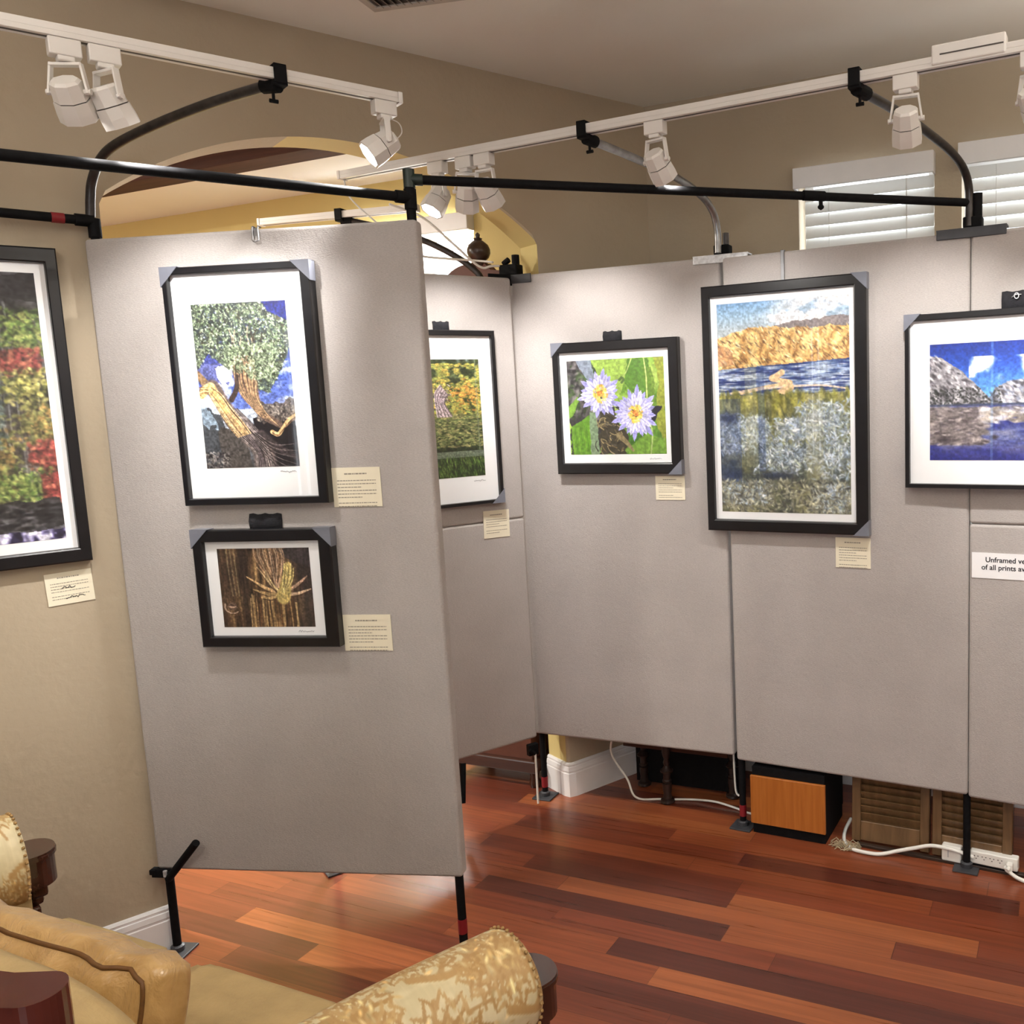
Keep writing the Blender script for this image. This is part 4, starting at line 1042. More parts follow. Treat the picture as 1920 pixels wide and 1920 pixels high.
caption('cream caption card below the desert lake picture', 'P2', 0.400, 0.523, 1.041, 1.147, 8, seed=6)
caption('cream caption card with dark handwriting, on the beige wall', 'A', -2.253, -2.140, 1.130, 1.222, 6, seed=7, tilt=-0.03, bold=True)
# printed notice
o = at('P4', 0.010, -0.001, 1.072)
t = thing('paper_sign', 'white printed paper sign on the panel at the right edge', 'sign', o, R(PLN['P4'][1]))
bm = BM(); box(bm, 0, 0.345, -0.0012, 0, -0.042, 0.042); obj('sheet', bm, M_paper, t)
for tx, xo, zo in (('Unframed versions', 0.042, 0.012), ('of all prints available', 0.030, -0.013)):
    cu = bpy.data.curves.new('lettering', 'FONT'); cu.body = tx; cu.size = 0.0235; cu.extrude = 0.0002; cu.offset = 0.0004
    tmp = bpy.data.objects.new('tmp', cu); me = bpy.data.meshes.new_from_object(tmp); bpy.data.objects.remove(tmp); bpy.data.curves.remove(cu)
    me.name = 'lettering'; me.materials.clear(); me.materials.append(M_inkb)
    ob = bpy.data.objects.new('lettering', me); COL.objects.link(ob)
    ob.rotation_euler = (R(90), 0, 0); ob.location = (xo, -0.0015, zo); ob.parent = t
# small chrome ring clip on the snow picture's hanging tab
o = at('P4', 0.142, -0.022, 1.922)
bm = BM(); tube(bm, [Vector((0.0065 * math.cos(a), -0.001, 0.0085 * math.sin(a))) for a in np.linspace(0, 2 * PI, 17)], 0.0017, 8, caps=False); tube(bm, [(-0.014, 0.0, -0.004), (-0.002, -0.002, 0.004), (0.014, -0.001, 0.003)], 0.0015, 8)
h = obj('ring_clip', bm, M_galv, None, smooth=True); h.location = o; h.rotation_euler = (0, 0, R(PLN['P4'][1])); tag(h, 'small chrome ring clip on the black tab above the snowy lake picture', 'clip')

# ================================================================ TRACK HEADS
def head(label, base, deg, s, z, aim, lit=True, watts=None, drop=0.105):
    o = trk(base, deg, s, 0, z)
    t = thing('track_light', label, 'track light', o, R(deg), 'white track light heads')
    inv = Matrix.Rotation(-R(deg), 3, 'Z')
    bm = BM(); box(bm, -0.030, 0.030, -0.016, 0.016, -0.036, 0.000, 0.003, 2); box(bm, -0.016, 0.016, -0.014, 0.014, -0.046, -0.034, 0.003, 2); obj('track_adapter', bm, M_track, t, wn=True)
    piv = Vector((0, 0, -drop))
    d = inv @ (Vector(aim) - (o + piv)); d.normalize()
    side = Vector((d.y, -d.x, 0)); side = side.normalized() if side.length > .01 else Vector((1, 0, 0))
    # open yoke: bridge under the adapter and two flat arms down to the can
    bm = BM(); W_ = 0.036
    fw = side.cross(Vector((0, 0, 1)))
    m_ = Matrix((side, fw, Vector((0, 0, 1)))).transposed()
    rotbox(bm, (0, 0, -0.050), (W_ * 1.7, 0.018, 0.006), m_, 0.001)
    for k in (-1, 1):
        a_ = side * k * W_ * 0.82 + Vector((0, 0, -0.050)); b_ = piv + side * k * (W_ + 0.002)
        ax = (b_ - a_).normalized(); m2 = Matrix((side, ax.cross(side).normalized(), ax)).transposed()
        rotbox(bm, (a_ + b_) / 2, (0.005, 0.015, (b_ - a_).length + 0.008), m2, 0.001)
    tube(bm, [piv - side * (W_ + 0.008), piv - side * (W_ - 0.006)], 0.006, 10); tube(bm, [piv + side * (W_ + 0.008), piv + side * (W_ - 0.006)], 0.006, 10)
    obj('yoke', bm, M_track, t)
    bm = BM()
    lathe(bm, [(0.001, -0.026), (0.026, -0.026), (0.031, -0.020), (0.0345, 0.012), (0.0350, 0.014)], piv, d, 8, PI / 8)
    lathe(bm, [(0.0365, 0.0165), (0.0385, 0.040), (0.0385, 0.058), (0.0335, 0.0585), (0.0315, 0.048), (0.001, 0.047)], piv, d, 8, PI / 8)
    cn = obj('lamp_can', bm, M_track, t)
    bm = BM(); lathe(bm, [(0.0335, 0.013), (0.0335, 0.0175)], piv, d, 8, PI / 8); obj('vent_groove', bm, M_groove, cn)
    bm = BM(); lathe(bm, [(0.001, 0.0500), (0.030, 0.0495), (0.030, 0.0485), (0.001, 0.0485)], piv, d, 20); obj('bulb_face', bm, M_bulb, cn)
    # thin lead looping from adapter to can
    L_ = bpy.data.lights.new('track_bulb', 'SPOT'); L_.energy = watts or SPOT_W; L_.spot_size = R(82); L_.spot_blend = 0.75; L_.shadow_soft_size = 0.02; L_.color = (1, 0.965, 0.92)
    lo = bpy.data.objects.new('track_bulb', L_); COL.objects.link(lo); lo.parent = t
    lo.location = piv + d * 0.062; lo.rotation_euler = d.to_track_quat('-Z', 'Y').to_euler()
    return t
H = head
H('left one of the paired track heads on the upper left track', TL0, TLD, -0.434, 2.444, at('F', 0.30, 0, 1.65))
H('right one of the paired track heads on the upper left track', TL0, TLD, -0.362, 2.444, at('F', 0.62, 0, 1.45))
hl = H('lit track head at the right end of the upper left track', TL0, TLD, 0.265, 2.444, (-2.2, 1.72, 1.15), watts=75)
H('glowing track head on the long track, just right of the freestanding panel', TR0, TRD, -0.552, ZT - 0.004, (-1.15, 2.60, 1.45))
H('left one of the paired track heads near the inner corner', TR0, TRD, -0.441, ZT - 0.004, at('P3', -0.22, 0, 1.55))
H('right one of the paired track heads near the inner corner', TR0, TRD, -0.368, ZT - 0.004, at('P1', 0.36, 0, 1.62))
H('track head hanging above the water lily picture, alone on its stretch of track', TR0, TRD, 0.229, ZT - 0.004, at('P2', 0.22, 0, 1.55))
H('track head hanging in front of the bent arm at upper right', TR0, TRD, 0.925, ZT - 0.004, at('P2', 0.70, 0, 1.45))
H('track head at the right edge of the photo, beyond the joiner box', TR0, TRD, 1.22, ZT - 0.004, at('P4', 0.55, 0, 1.50))
# wire loop of the lit left head
bm = BM(); tube(bm, smooth_path([(0.016, 0.0, -0.040), (0.042, 0.004, -0.048), (0.048, 0.006, -0.070), (0.028, 0.006, -0.092)], 5), 0.0016, 6); obj('lead_wire', bm, M_track, hl)

# ================================================================ CORDS
def cord(label, pts, r, mat=None, group=None, name='electrical_cable', n=8):
    o = Vector(pts[0]); bm = BM(); tube(bm, [p - o for p in smooth_path(pts, n)], r, 10)
    t = obj(name, bm, mat or M_cord, None, smooth=True); t.location = o
    return tag(t, label, 'cord', group)
cord('thin cord hanging from the left end of the long track', [trk(TR0, TRD, -0.955, 0, ZT - 0.006), (-1.09, 3.20, 2.36), (-1.02, 3.24, 2.285), (-0.955, 3.27, 2.235), (-0.945, 3.275, 2.10), (-0.95, 3.28, 1.5), (-0.95, 3.28, 0.4), (-0.955, 3.285, 0.03), (-0.99, 3.30, 0.006), (-1.08, 3.32, 0.006)], 0.0028)
cord('white cord sagging from behind the freestanding panel to the black corner bracket', [at('P3', -0.42, 0.10, 2.38), at('P3', -0.30, 0.10, 2.345), at('P3', -0.20, 0.08, 2.26), at('P3', -0.12, 0.07, 2.19), at('P3', -0.085, 0.06, 2.168), at('P3', -0.055, 0.055, 2.175), at('P3', -0.02, 0.05, 2.178)], 0.0045)
cord('white cord running level behind the corner bracket to the far room arm', [at('P3', -0.36, 0.16, 2.235), at('P3', -0.28, 0.17, 2.215), at('P3', -0.18, 0.16, 2.21), at('P3', -0.08, 0.13, 2.205), at('P3', -0.03, 0.08, 2.195)], 0.0042)
cord('thin white cord drooping to the floor behind the water lily panel', [at('P1', 0.30, 0.075, 0.42), at('P1', 0.305, 0.08, 0.30), (-0.335, 3.64, 0.18), (-0.272, 3.615, 0.075), (-0.235, 3.58, 0.008), (-0.13, 3.56, 0.006), (0.0, 3.545, 0.006), (0.09, 3.505, 0.012), (0.171, 3.454, 0.006), (0.23, 3.40, 0.006), (0.26, 3.38, 0.03)], 0.0045)
cord('grey cord stub hanging beside the middle panel leg', [at('P1', 0.83, 0.055, 0.34), at('P1', 0.832, 0.055, 0.20), at('P1', 0.838, 0.050, 0.12), at('P1', 0.850, 0.05, 0.10)], 0.004)
cord('thick white cord looping over the floor to the power strip', [(0.60, 3.28, 0.03), (0.566, 3.22, 0.012), (0.552, 3.15, 0.008), (0.567, 3.095, 0.008), (0.61, 3.062, 0.009), (0.66, 3.045, 0.010), (0.72, 3.040, 0.022), (0.78, 3.02, 0.042), (0.835, 3.00, 0.058), (0.905, 2.965, 0.056), (0.960, 2.943, 0.040)], 0.0068)
cord('white cord leaving the power strip towards the right edge', [(1.045, 2.885, 0.035), (1.06, 2.862, 0.022), (1.085, 2.845, 0.010), (1.13, 2.815, 0.007), (1.22, 2.78, 0.007), (1.34, 2.80, 0.007)], 0.0066)

# power strip on edge, with outlets, and a square plug-in adapter
ps = at('P4', 0.020, 0.018, 0.0)
t = thing('power_strip', 'white power strip with a row of outlets behind the right-hand panel leg', 'power strip', (0.948, 2.950, 0), R(-29))
bm = BM(); box(bm, 0, 0.158, 0, 0.034, 0.018, 0.064, 0.005, 3); obj('housing', bm, M_cord, t, wn=True)
for k in range(4):
    bm = BM(); x = 0.022 + k * 0.026
    for dx, dz in ((-0.006, 0.048), (0.006, 0.048), (0, 0.039)):
        box(bm, x + dx - 0.0022, x + dx + 0.0022, -0.0008, 0.002, dz - 0.001, dz + 0.0015)
    obj('outlet', bm, M_groove, t)
bm = BM(); box(bm, 0.122, 0.144, -0.022, 0.001, 0.026, 0.052, 0.004, 2); tube(bm, [(0.133, -0.020, 0.040), (0.128, -0.034, 0.035)], 0.008, 10); obj('plug', bm, M_cord, t)
bm = BM(); box(bm, 0.004, 0.154, 0.004, 0.030, 0.0, 0.019); obj('mounting_base', bm, M_black, t)
t = thing('plug_adapter', 'square white plug adapter left of the right-hand panel leg', 'adapter', (0.862, 2.992, 0), R(-29))
bm = BM(); box(bm, 0, 0.068, 0, 0.045, 0.008, 0.066, 0.006, 3); obj('housing', bm, M_cord, t, wn=True)
bm = BM(); box(bm, 0.022, 0.025, -0.0006, 0.002, 0.024, 0.050); obj('printed_mark', bm, M_inks, t)
bm = BM(); box(bm, 0.004, 0.064, 0.004, 0.041, 0.0, 0.009); obj('foot', bm, M_black, t)

# ================================================================ FURNITURE BEHIND THE PANELS
t = thing('wooden_cabinet_box', 'orange-brown wooden box on a black plinth behind the panels', 'box', (0.221, 3.262, 0), R(-24.5))
bm = BM(); box(bm, 0.004, 0.284, 0.002, 0.26, 0.045, 0.262); obj('carcass', bm, M_black, t)
bm = BM(); box(bm, 0.0, 0.288, -0.010, 0.002, 0.043, 0.230, 0.001, 1); obj('front_panel', bm, M_oak, t)
bm = BM(); box(bm, 0.004, 0.284, 0.004, 0.25, 0.0, 0.046); obj('plinth', bm, M_black, t)
def shutter(label, x, y, rz, W_):
    t = thing('louvered_door', label, 'louvered door', (x, y, 0), rz, 'brown louvered doors under the panels')
    t.rotation_euler = (R(-4), 0, rz)
    H_ = 0.95; st = 0.032
    bm = BM(); box(bm, 0, st, 0, 0.026, 0.012, H_, 0.002, 1); box(bm, W_ - st, W_, 0, 0.026, 0.012, H_, 0.002, 1)
    obj('stile', bm, M_shut, t)
    bm = BM(); box(bm, st, W_ - st, 0.002, 0.024, 0.016, 0.088, 0.002, 1); box(bm, st, W_ - st, 0.002, 0.024, H_ - 0.07, H_, 0.002, 1); obj('rail', bm, M_shut, t)
    bm = BM(); m_ = Matrix.Rotation(R(-62), 3, 'X')
    z = 0.104
    while z < H_ - 0.085:
        rotbox(bm, (W_ / 2, 0.013, z), (W_ - 2 * st, 0.034, 0.005), m_); z += 0.0262
    obj('louvers', bm, M_shut, t)
    bm = BM(); box(bm, 0.0, W_, 0.028, 0.034, 0.02, H_); obj('backing', bm, M_black, t)
    return t
shutter('left brown louvered wooden door behind the looping white cord', 0.578, 3.152, R(-25), 0.278)
shutter('right brown louvered wooden door behind the power strip', 0.838, 3.026, R(-28), 0.268)
# low threshold board under the doors
bm = BM(); box(bm, 0.0, 0.58, 0.0, 0.02, 0, 0.011, 0.001, 1)
h = obj('floor_board', bm, simple('dark_stained_board', (0.03, 0.016, 0.010, 1), 0.5), None); h.location = (0.590, 3.125, 0); h.rotation_euler = (0, 0, R(-26.5)); tag(h, 'dark narrow board on the floor in front of the louvered doors', 'board')
# frayed fringe on the floor
bm = BM(); rr = random.Random(3)
for k in range(70):
    x, y = rr.uniform(0, 0.075), rr.uniform(-0.012, 0.03)
    a_ = rr.uniform(2.6, 4.2); l_ = rr.uniform(.02, .055)
    tube(bm, [(x, y, 0.003), (x + math.cos(a_) * l_ * .5, y + math.sin(a_) * l_ * .3, rr.uniform(.006, .03)), (x + math.cos(a_) * l_, y + math.sin(a_) * l_ * .5, 0.003)], 0.0016, 5)
h = obj('frayed_fringe', bm, simple('straw_fringe', (0.42, 0.34, 0.22, 1), 0.9), None); h.location = (0.530, 3.118, 0); h.rotation_euler = (0, 0, R(-25)); tag(h, 'tuft of frayed beige fringe on the floor beside the looping white cord', 'fringe', kind='stuff')
# low dark table whose apron and turned leg show under the panels
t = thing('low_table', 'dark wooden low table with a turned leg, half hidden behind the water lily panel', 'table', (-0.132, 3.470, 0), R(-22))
bm = BM(); box(bm, -0.21, 0.30, 0.05, 0.235, 0.35, 0.38, 0.004, 2); obj('table_top', bm, M_appl, t)
bm = BM(); box(bm, -0.20, 0.262, 0.088, 0.108, 0.215, 0.352, 0.002, 1); obj('apron', bm, M_appl, t)
bm = BM(); box(bm, -0.20, 0.29, 0.21, 0.222, 0.015, 0.352); obj('shade_board', bm, M_black, t)  # added black board standing in for the shadowed space under the panels
tl = [(0.022, 0.0), (0.030, 0.006), (0.028, 0.016), (0.018, 0.022), (0.016, 0.04), (0.019, 0.06), (0.019, 0.085), (0.014, 0.088), (0.0185, 0.092), (0.0185, 0.098), (0.015, 0.102), (0.016, 0.13), (0.026, 0.134), (0.028, 0.140), (0.020, 0.146), (0.010, 0.160), (0.014, 0.172), (0.010, 0.185), (0.018, 0.215), (0.018, 0.352)]
for lx, ly in ((0.0, 0.135), (-0.16, 0.20), (0.24, 0.20)):
    bm = BM(); lathe(bm, tl, (lx, ly - (0.06 if lx == 0 else 0), 0), (0, 0, 1), 18); obj('turned_leg', bm, simple('near_black_turned_wood', (0.022, 0.012, 0.010, 1), 0.35), t, angle=40)
# tall brown cabinet in the far room: scrolled crest, urn finial, low base
t = thing('wooden_cabinet', 'brown wooden cabinet with a round finial showing above the inner corner', 'cabinet', (-0.696, 3.63, 0), R(-23))
bm = BM(); box(bm, -0.43, -0.03, 0.10, 0.36, 0.12, 2.06, 0.004, 2); obj('carcass', bm, M_mwood, t)
bm = BM(); box(bm, -0.46, 0.0, 0.075, 0.38, 0.07, 0.125, 0.006, 2); obj('base_rail', bm, M_appl, t)
for fx, fy in ((-0.43, 0.11), (-0.03, 0.11), (-0.43, 0.35), (-0.03, 0.35)):
    bm = BM(); lathe(bm, [(0.020, 0), (0.026, 0.02), (0.018, 0.045), (0.024, 0.072)], (fx, fy, 0), (0, 0, 1), 14); obj('foot', bm, M_appl, t, angle=40)
bm = BM(); box(bm, -0.45, -0.01, 0.08, 0.37, 2.06, 2.11, 0.008, 2); obj('cornice', bm, M_mwood, t, wn=True)
bm = BM()
ol = [(-0.42, 2.11)] + [(-0.42 + 0.21 * k / 12, 2.11 + 0.105 * math.sin(k / 12 * PI * .5) ** 1.5) for k in range(1, 13)] + [(-0.16, 2.222), (-0.12, 2.215), (-0.09, 2.185), (-0.05, 2.18), (-0.02, 2.11)]
prism(bm, ol, 0.10, 0.15); obj('scrolled_crest', bm, M_mwood, t)
fo = (-0.152, 0.115, 2.205)
bm = BM(); lathe(bm, [(0.030, 0), (0.036, 0.010), (0.026, 0.022), (0.040, 0.034), (0.047, 0.050), (0.047, 0.066), (0.040, 0.084), (0.024, 0.098), (0.015, 0.104), (0.018, 0.110), (0.008, 0.115), (0.010, 0.126), (0.003, 0.134)], fo, (0, 0, 1), 22)
obj('finial', bm, simple('dark_bronze_wood', (0.040, 0.018, 0.011, 1), 0.35, coat=0.3), t, angle=50)

# ================================================================ BLINDS, VENT
def blind(label, x0, x1, z_top, drop, tilt, lift=0.0, pitch=0.0475):
    t = thing('window_blind', label, 'window blind', (*o_w, 0), R(deg_w), 'white slatted window blinds')
    bm = BM(); box(bm, x0 - 0.008, x1 + 0.004, -0.055, -0.043, z_top - 0.068, z_top + 0.010, 0.003, 2)
    box(bm, x0 - 0.008, x0, -0.044, 0.0, z_top - 0.068, z_top + 0.010); box(bm, x1 - 0.002, x1 + 0.004, -0.044, 0.0, z_top - 0.068, z_top + 0.010)
    obj('valance', bm, M_trim, t)
    bm = BM(); m_ = Matrix.Rotation(R(tilt), 3, 'X'); z = z_top - 0.085
    xs0, xs1 = x0 + 0.022, x1 - 0.004
    while z > z_top - drop:
        rotbox(bm, ((xs0 + xs1) / 2, 0.024, z), (xs1 - xs0, 0.050, 0.0028), m_); z -= pitch
    sl = obj('slats', bm, M_blind, t)
    for fx in (0.2, 0.8):
        bm = BM(); xx = xs0 + (xs1 - xs0) * fx
        tube(bm, [(xx, -0.002, z_top - 0.07), (xx, -0.002, z_top - drop)], 0.0012, 6); obj('ladder_cord', bm, M_blind, t)
    if lift:
        bm = BM(); tube(bm, [(x1 - 0.10, -0.012, z_top - 0.06), (x1 - 0.10, -0.012, z_top - lift)], 0.0012, 6); tube(bm, [(x1 - 0.10, -0.012, z_top - lift - 0.03), (x1 - 0.10, -0.012, z_top - lift)], 0.004, 8); obj('pull_cord', bm, M_blind, t)
blind('white slatted blind of the window left of the dark upright arm at upper right', WIN[0][0], WIN[0][1], 2.508, 1.55, 72, 0.42)
blind('white slatted blind of the window at the right edge', WIN[1][0], WIN[1][1], 2.520, 1.55, 69)
blind('white slatted blind seen through the arch, washed out by daylight', FARW[0], FARW[1], 2.516, 1.55, 40)
# ceiling air vent, mostly beyond the top edge
t = thing('ceiling_vent', 'metal air vent in the ceiling at the top edge', 'vent', (-0.757, 2.752, ZC), R(-12))
bm = BM(); 
for q in ((-0.17, 0.17, -0.17, -0.145), (-0.17, 0.17, 0.145, 0.17), (-0.17, -0.145, -0.145, 0.145), (0.145, 0.17, -0.145, 0.145)): box(bm, *q, -0.008, 0, 0.002, 1)
obj('frame', bm, simple('vent_frame_metal', (0.45, 0.42, 0.37, 1), 0.5), t)
bm = BM(); box(bm, -0.145, 0.145, -0.145, 0.145, -0.003, 0.0); obj('duct', bm, M_groove, t)
bm = BM(); m_ = Matrix.Rotation(R(35), 3, 'Y')
for k in range(12): rotbox(bm, (-0.13 + k * 0.0235, 0, -0.006), (0.020, 0.284, 0.0015), m_)
obj('slats', bm, simple('vent_slat_metal', (0.20, 0.17, 0.14, 1), 0.5), t)

# ================================================================ SOFA (seen over its back)
FW = R(66)
SO = Vector((-0.99, 1.93, 0))                     # centre of the seat front, on the floor
def sf(a, b, z):
    """sofa coordinates: a to its right, b forward, z up"""
    return Vector((a, b, z))
sofa = thing('upholstered_sofa', 'gold damask sofa with rolled arms and dark carved wood, seen from behind', 'sofa', SO, FW - PI / 2)
inv_s = Matrix.Rotation(-(FW - PI / 2), 3, 'Z')
def ws(x, y, z):                                   # a world point in sofa coordinates
    v = inv_s @ (Vector((x, y, 0)) - SO); return Vector((v.x, v.y, z))
def pic_damask(w, h, seed):
    p = Pic(w, h, seed)
    p.ramp(p.noise(30, 30, 2), [(.3, (200, 186, 148)), (.7, (212, 199, 162))])
    ochre = [(178, 144, 94), (186, 154, 104), (170, 134, 84)]
    def leaf(cx, cy, a, L, wd):
        n_ = 5
        pts = [(cx, cy), (cx + math.cos(a) * L * .5 - math.sin(a) * L * .08, cy + math.sin(a) * L * .5 / p.asp), (cx + math.cos(a + .25) * L, cy + math.sin(a + .25) * L / p.asp)]
        p.stroke(pts, wd, wd * .25, ochre[p.r.randint(3)], .95, 5)
        for k in (-1, 1):
            for q in (.35, .6, .85):
                bx_, by_ = cx + math.cos(a) * L * q, cy + math.sin(a) * L * q / p.asp
                p.stroke([(bx_, by_), (bx_ + math.cos(a + k * .8) * L * .28, by_ + math.sin(a + k * .8) * L * .28 / p.asp)], wd * .75, wd * .3, ochre[p.r.randint(3)], .95, 3)
    def bloom(cx, cy, sc):
        for k in range(13):
            a = -PI / 2 + (k - 6) * .36
            leaf(cx, cy, a, sc * (1 - .04 * abs(k - 6)), sc * .060)
        for k in range(9):
            a = PI / 2 + (k - 4) * .38; leaf(cx, cy + sc * .1, a, sc * .7, sc * .05)
        for k in range(60):
            a = p.r.rand() * 6.3; q = p.r.rand() * sc * .95
            p.dabs(1, [(222, 200, 150), (206, 176, 118)], (.003, .006), None, (cx + q * math.cos(a), cy + q * math.sin(a) / p.asp, cx + q * math.cos(a), cy + q * math.sin(a) / p.asp), 2.5)
    for i in range(-1, 4):
        for j in range(-1, 5):
            cx, cy = .16 + i * .38 + (j % 2) * .19, (.12 + j * .27)
            bloom(cx, cy, .135)
            p.stroke([(cx - .02, cy + .10 / p.asp), (cx + .07, cy + .13 / p.asp), (cx + .14, cy + .10 / p.asp), (cx + .19, cy + .02 / p.asp)], .010, .006, ochre[0])
            for q in range(4): leaf(cx + .05 + q * .04, cy + .12 / p.asp, (.8 if q % 2 else -.9), .055, .008)
    p.streaks(.06, 200, 4)
    return p
def rolled_arm(side, path, rad, pic):
    """scroll arm: roll swept along a flared path with an upholstered inner wall under it"""
    nu, nv = pic.w, pic.h
    P = [Vector(q) for q in path]
    fine = smooth_path(P, 24); m = len(fine)
    co, cols = [], []
    for i in range(nu):
        t = i / (nu - 1) * (m - 1); k = min(int(t), m - 2); f = t - k
        c = fine[k].lerp(fine[k + 1], f); d = (fine[k + 1] - fine[k]); d.z = 0; d.normalize(); n_ = Vector((d.y, -d.x, 0))    # to the right of forward
        fr = i / (nu - 1)
        rr = rad * (1.0 + .10 * (1 - fr)) * (1 if fr < .965 else math.sqrt(max(1 - ((fr - .965) / .035) ** 2 * .22, .2)))
        for j in range(nv):
            a = -0.55 + (PI * 1.55) * j / (nv - 1)              # around the roll, outer lower side to inner lower side
            co.append(c + n_ * (rr * math.cos(a)) * side + Vector((0, 0, rr * math.sin(a))))
    me = bpy.data.meshes.new('arm_roll')
    idx = np.arange(nu * nv).reshape(nu, nv)
    q = np.stack([idx[:-1, :-1], idx[1:, :-1], idx[1:, 1:], idx[:-1, 1:]], -1).reshape(-1, 4).tolist()
    # close the front end
    base = len(co)
    co.append(fine[-1] + Vector((0, 0, -rad * .1)))
    tri = [(int(idx[-1, j]), int(idx[-1, j + 1]), base) for j in range(nv - 1)]
    me.from_pydata([tuple(v) for v in co], [], q + tri)
    colr = np.transpose(pic.a, (1, 0, 2))[:, ::-1].reshape(-1, 3); colr = np.vstack([colr, colr[-1:]])
    set_col(me, colr); me.materials.append(M_damask)
    me.polygons.foreach_set('use_smooth', [True] * len(me.polygons))
    o = bpy.data.objects.new('arm_roll', me); COL.objects.link(o); o.parent = sofa
    # gimp braid round the front end
    c = fine[-2]; d = fine[-1] - fine[-4]; d.z = 0; d.normalize(); n_ = Vector((d.y, -d.x, 0))
    bm = BM()
    for k in range(30):
        a = -0.5 + PI * 1.5 * k / 29; b2 = BM(); bmesh.ops.create_icosphere(b2, subdivisions=1, radius=0.0042)
        for v in b2.verts: v.co += c + n_ * (rad * 1.0 * math.cos(a)) * side + Vector((0, 0, rad * 1.0 * math.sin(a)))
        merge(bm, b2)
    obj('braid_trim', bm, simple('gold_braid', (0.36, 0.22, 0.08, 1), 0.6, var=0.3, scale=90), o, smooth=True)
    # upholstered wall below the roll
    bm = BM(); rows = []
    for i in range(0, m, 4):
        c = fine[i]; d = (fine[min(i + 1, m - 1)] - fine[max(i - 1, 0)]); d.z = 0; d.normalize(); n_ = Vector((d.y, -d.x, 0)) * side
        rows.append([bm.verts.new(c + n_ * x + Vector((0, 0, z))) for x, z in ((-0.075, -rad * .6), (-0.06, -0.34), (0.045, -0.36), (0.05, -rad * .55))])
    for a_, b_ in zip(rows, rows[1:]):
        for k in range(4): bm.faces.new((a_[k], a_[(k + 1) % 4], b_[(k + 1) % 4], b_[k]))
    bm.faces.new(rows[0]); bm.faces.new(rows[-1])
    obj('arm_panel', bm, M_gold, sofa)
    # carved wooden arm front: post, bracket and flat-topped scroll cap
    c = fine[-1]; d = fine[-1] - fine[-5]; d.z = 0; d.normalize(); ang = math.atan2(d.y, d.x) - PI / 2
    mz = Matrix.Rotation(ang, 3, 'Z')
    bm = BM()
    cap = [(0.062 * math.cos(t) * (1.0), 0.010 + 0.050 * math.sin(t)) for t in [PI * k / 14 for k in range(15)]]
    cap = [(-0.062, -0.02)] + cap[::-1] + [(0.062, -0.02)]
    zt = c.z + rad * .08; c = c + mz @ Vector((0.012 * side, 0.016, 0))
    for z0, z1, gr in ((zt - 0.085, zt - 0.014, -0.003), (zt - 0.014, zt - 0.006, 0.002), (zt - 0.006, zt, 0.0)):
        lo = [bm.verts.new(c * 1 + mz @ Vector((x * (1 + gr * 10), y + gr, 0)) + Vector((0, 0, z0 - c.z))) for x, y in cap]; hi = [bm.verts.new(c * 1 + mz @ Vector((x * (1 + gr * 10), y + gr, 0)) + Vector((0, 0, z1 - c.z))) for x, y in cap]
        bm.faces.new(lo); bm.faces.new(hi[::-1])
        for k in range(len(lo)):
            j = (k + 1) % len(lo); bm.faces.new((lo[k], lo[j], hi[j], hi[k]))
    wf = obj('scroll_cap', bm, M_dwood, sofa)
    bm = BM()
    rotbox(bm, c + mz @ Vector((0, 0.012, -0.085)), (0.075, 0.036, 0.050), mz, 0.008); rotbox(bm, c + mz @ Vector((0, 0.008, -0.118)), (0.05, 0.028, 0.03), mz, 0.01)
    obj('carved_bracket', bm, M_dwood, wf)
    bm = BM(); rotbox(bm, c + mz @ Vector((-0.01 * side, -0.004, -0.30)), (0.095, 0.022, 0.36), mz, 0.006)
    obj('arm_post', bm, M_dwood, wf)
    return o
AZ = 0.50
rolled_arm(1, [ws(-0.80, 1.17, AZ + .02), ws(-0.70, 1.34, AZ + .015), ws(-0.56, 1.52, AZ + .005), ws(-0.372, 1.705, AZ)], 0.104, pic_damask(280, 150, 23))
rolled_arm(-1, [ws(-1.85, 1.80, AZ + .09), ws(-1.81, 1.91, AZ + .09), ws(-1.75, 2.02, AZ + .088), ws(-1.665, 2.115, AZ + .085)], 0.112, pic_damask(150, 110, 29))
# base with front rail and turned feet
def sbox(name, a0, a1, b0, b1, z0, z1, mat, bev=0.01, parent=None, wn=True):
    bm = BM(); box(bm, a0, a1, b0, b1, z0, z1, bev, 3); return obj(name, bm, mat, parent or sofa, wn=wn)
sbox('seat_base', -0.56, 0.40, -0.60, -0.13, 0.16, 0.36, M_gold, 0.015)
sbox('front_rail', -0.56, 0.40, -0.13, -0.10, 0.14, 0.34, M_dwood, 0.008)
for a, b in ((-0.53, -0.14), (0.37, -0.14), (-0.50, -0.62), (0.30, -0.62)):
    bm = BM(); lathe(bm, [(0.018, 0), (0.028, 0.03), (0.020, 0.06), (0.034, 0.11), (0.036, 0.16)], (a, b, 0), (0, 0, 1), 16); obj('foot', bm, M_dwood, sofa, angle=40)
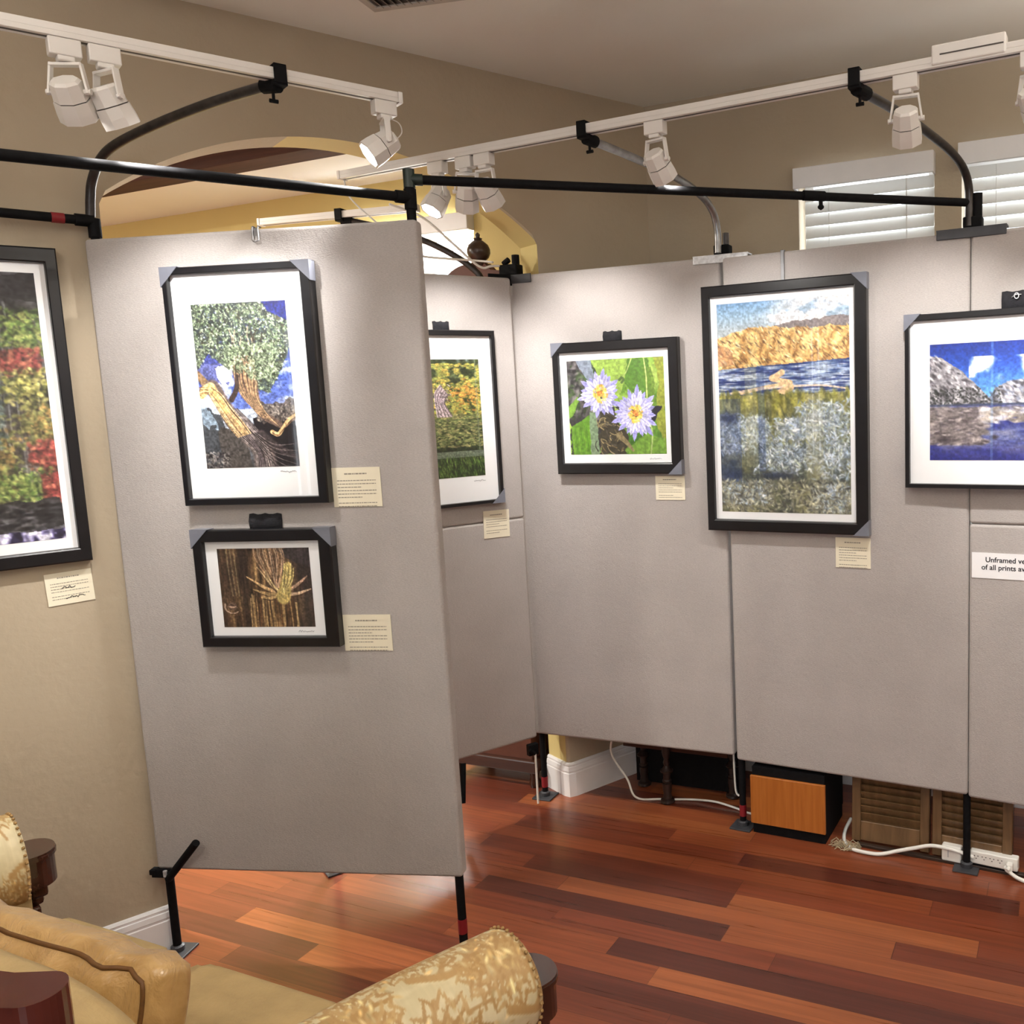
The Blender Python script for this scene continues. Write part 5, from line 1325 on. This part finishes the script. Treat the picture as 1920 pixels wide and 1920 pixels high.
# upholstered back: shaped top line, rounded over
bm = BM()
top = [(-0.70, 0.885), (-0.2, 0.878), (0.1, 0.874), (0.222, 0.872), (0.286, 0.871), (0.347, 0.867), (0.426, 0.850), (0.479, 0.828), (0.508, 0.803), (0.55, 0.75), (0.58, 0.68), (0.60, 0.55)]
cur = smooth_path([Vector((a, 0, z)) for a, z in top], 5)
sec = [(0.075, -0.5), (0.078, -0.06), (0.070, -0.025), (0.045, -0.006), (0.010, 0.0), (-0.03, -0.004), (-0.058, -0.022), (-0.07, -0.055), (-0.072, -0.5)]
rows = []
for q in cur:
    rows.append([bm.verts.new((q.x, -0.675 + y - (q.x + .2) * 0.0, max(q.z + z, 0.16) if z > -.4 else 0.17)) for y, z in sec])
for a_, b_ in zip(rows, rows[1:]):
    for k in range(len(sec) - 1): bm.faces.new((a_[k], a_[k + 1], b_[k + 1], b_[k]))
bm.faces.new(rows[0]); bm.faces.new(rows[-1])
obj('back', bm, M_gold, sofa, angle=50)
# carved crest with a flat, rounded-ended top, at the back's left
bm = BM()
ce = ws(-0.797, 1.050, 0); z1 = 0.95
mc = Matrix.Rotation(R(19), 3, 'Z')
cap = [(-0.40, -0.040)] + [(-0.036 + 0.036 * math.cos(t), 0.036 * math.sin(t)) for t in [-PI / 2 + PI * k / 14 for k in range(15)]] + [(-0.09, 0.031), (-0.16, 0.040), (-0.40, 0.046)]
cap = [tuple((ce + mc @ Vector((x, y, 0))).xy) for x, y in cap]
for z0_, z1_ in ((z1 - 0.075, z1),):
    lo = [bm.verts.new((x, y, z0_)) for x, y in cap]; hi = [bm.verts.new((x, y, z1_)) for x, y in cap]
    bm.faces.new(lo); bm.faces.new(hi[::-1])
    for k in range(len(lo)): bm.faces.new((lo[k], lo[(k + 1) % len(lo)], hi[(k + 1) % len(lo)], hi[k]))
es = [e for e in bm.edges if len(e.link_faces) == 2 and abs(e.calc_face_angle(0)) > .9]
bmesh.ops.bevel(bm, geom=es, offset=0.005, segments=2, profile=.5, affect='EDGES')
obj('wooden_crest', bm, simple('polished_red_mahogany', (0.075, 0.017, 0.014, 1), 0.22, var=0.3, scale=14, coat=0.4), sofa)
bm = BM(); rotbox(bm, ce + mc @ Vector((-0.21, 0, 0.64)), (0.30, 0.05, 0.48), mc, 0.01); obj('back_post', bm, M_dwood, sofa)

def pillow(name, c0, size, parent, mat, puff=0.03, pinch=0.0, n=(40, 16, 26), tilt=0, seed=1, rz=0, power=5):
    """plump box cushion: superellipsoid with soft wrinkles"""
    b2 = BM(); bmesh.ops.create_cube(b2, size=2); bmesh.ops.subdivide_edges(b2, edges=b2.edges[:], cuts=22, use_grid_fill=True)
    rr = np.random.RandomState(seed); ph = rr.rand(8) * 6
    m = Matrix.Rotation(rz, 3, 'Z') @ Matrix.Rotation(tilt, 3, 'X')
    def shape(x, y, z):
        sx = (1 - (abs(y) ** power) * .10 - (abs(z) ** power) * .02); sz = (1 - (abs(y) ** power) * .16 - (abs(x) ** power) * .03)
        sy = 1 + puff / (size[1] / 2) * (1 - x * x) * (1 - z * z) - .25 * max(abs(x), abs(z)) ** 10
        wr = pinch * math.sin(x * 11 + ph[0] + 1.5 * math.sin(x * 5 + ph[1])) * (abs(z) ** 3) * (.5 + .5 * math.sin(x * 4 + ph[2]))
        return m @ Vector((x * sx * size[0] / 2, y * sy * size[1] / 2 + wr, z * sz * size[2] / 2 + wr * .4)) + Vector(c0)
    for v in b2.verts: v.co = shape(*v.co)
    o = obj(name, b2, mat, parent, smooth=True)
    return o, shape
# seat cushions
pillow('seat_cushion', (-0.33, -0.36, 0.425), (0.46, 0.50, 0.15), sofa, M_gold, 0.0, 0, tilt=0, seed=3)
sc, _ = pillow('seat_cushion', (0.14, -0.355, 0.41), (0.50, 0.52, 0.135), sofa, M_gold, 0.0, 0, seed=4)
# loose back cushion with welted edge, leaning on the back
cq = ws(-1.185, 1.50, 0.598)
cush = thing('back_cushion', 'shiny gold welted cushion leaning inside the sofa back', 'cushion', SO, FW - PI / 2)
o, m = pillow('cushion_body', cq, (0.66, 0.105, 0.31), cush, M_satin, 0.024, 0.008, tilt=R(-20), seed=6, rz=R(0.5))
for yy in (-1, 1):
    pts = []
    for xa, za, xb, zb in ((-1, -1, 1, -1), (1, -1, 1, 1), (1, 1, -1, 1), (-1, 1, -1, -1)):
        for k in range(24):
            t_ = k / 24; pts.append(m(xa + (xb - xa) * t_, yy * .985, za + (zb - za) * t_))
    bm = BM(); tube(bm, pts + [pts[0]], 0.0042, 8, caps=False); obj('welt_cord', bm, M_welt, o, smooth=True)
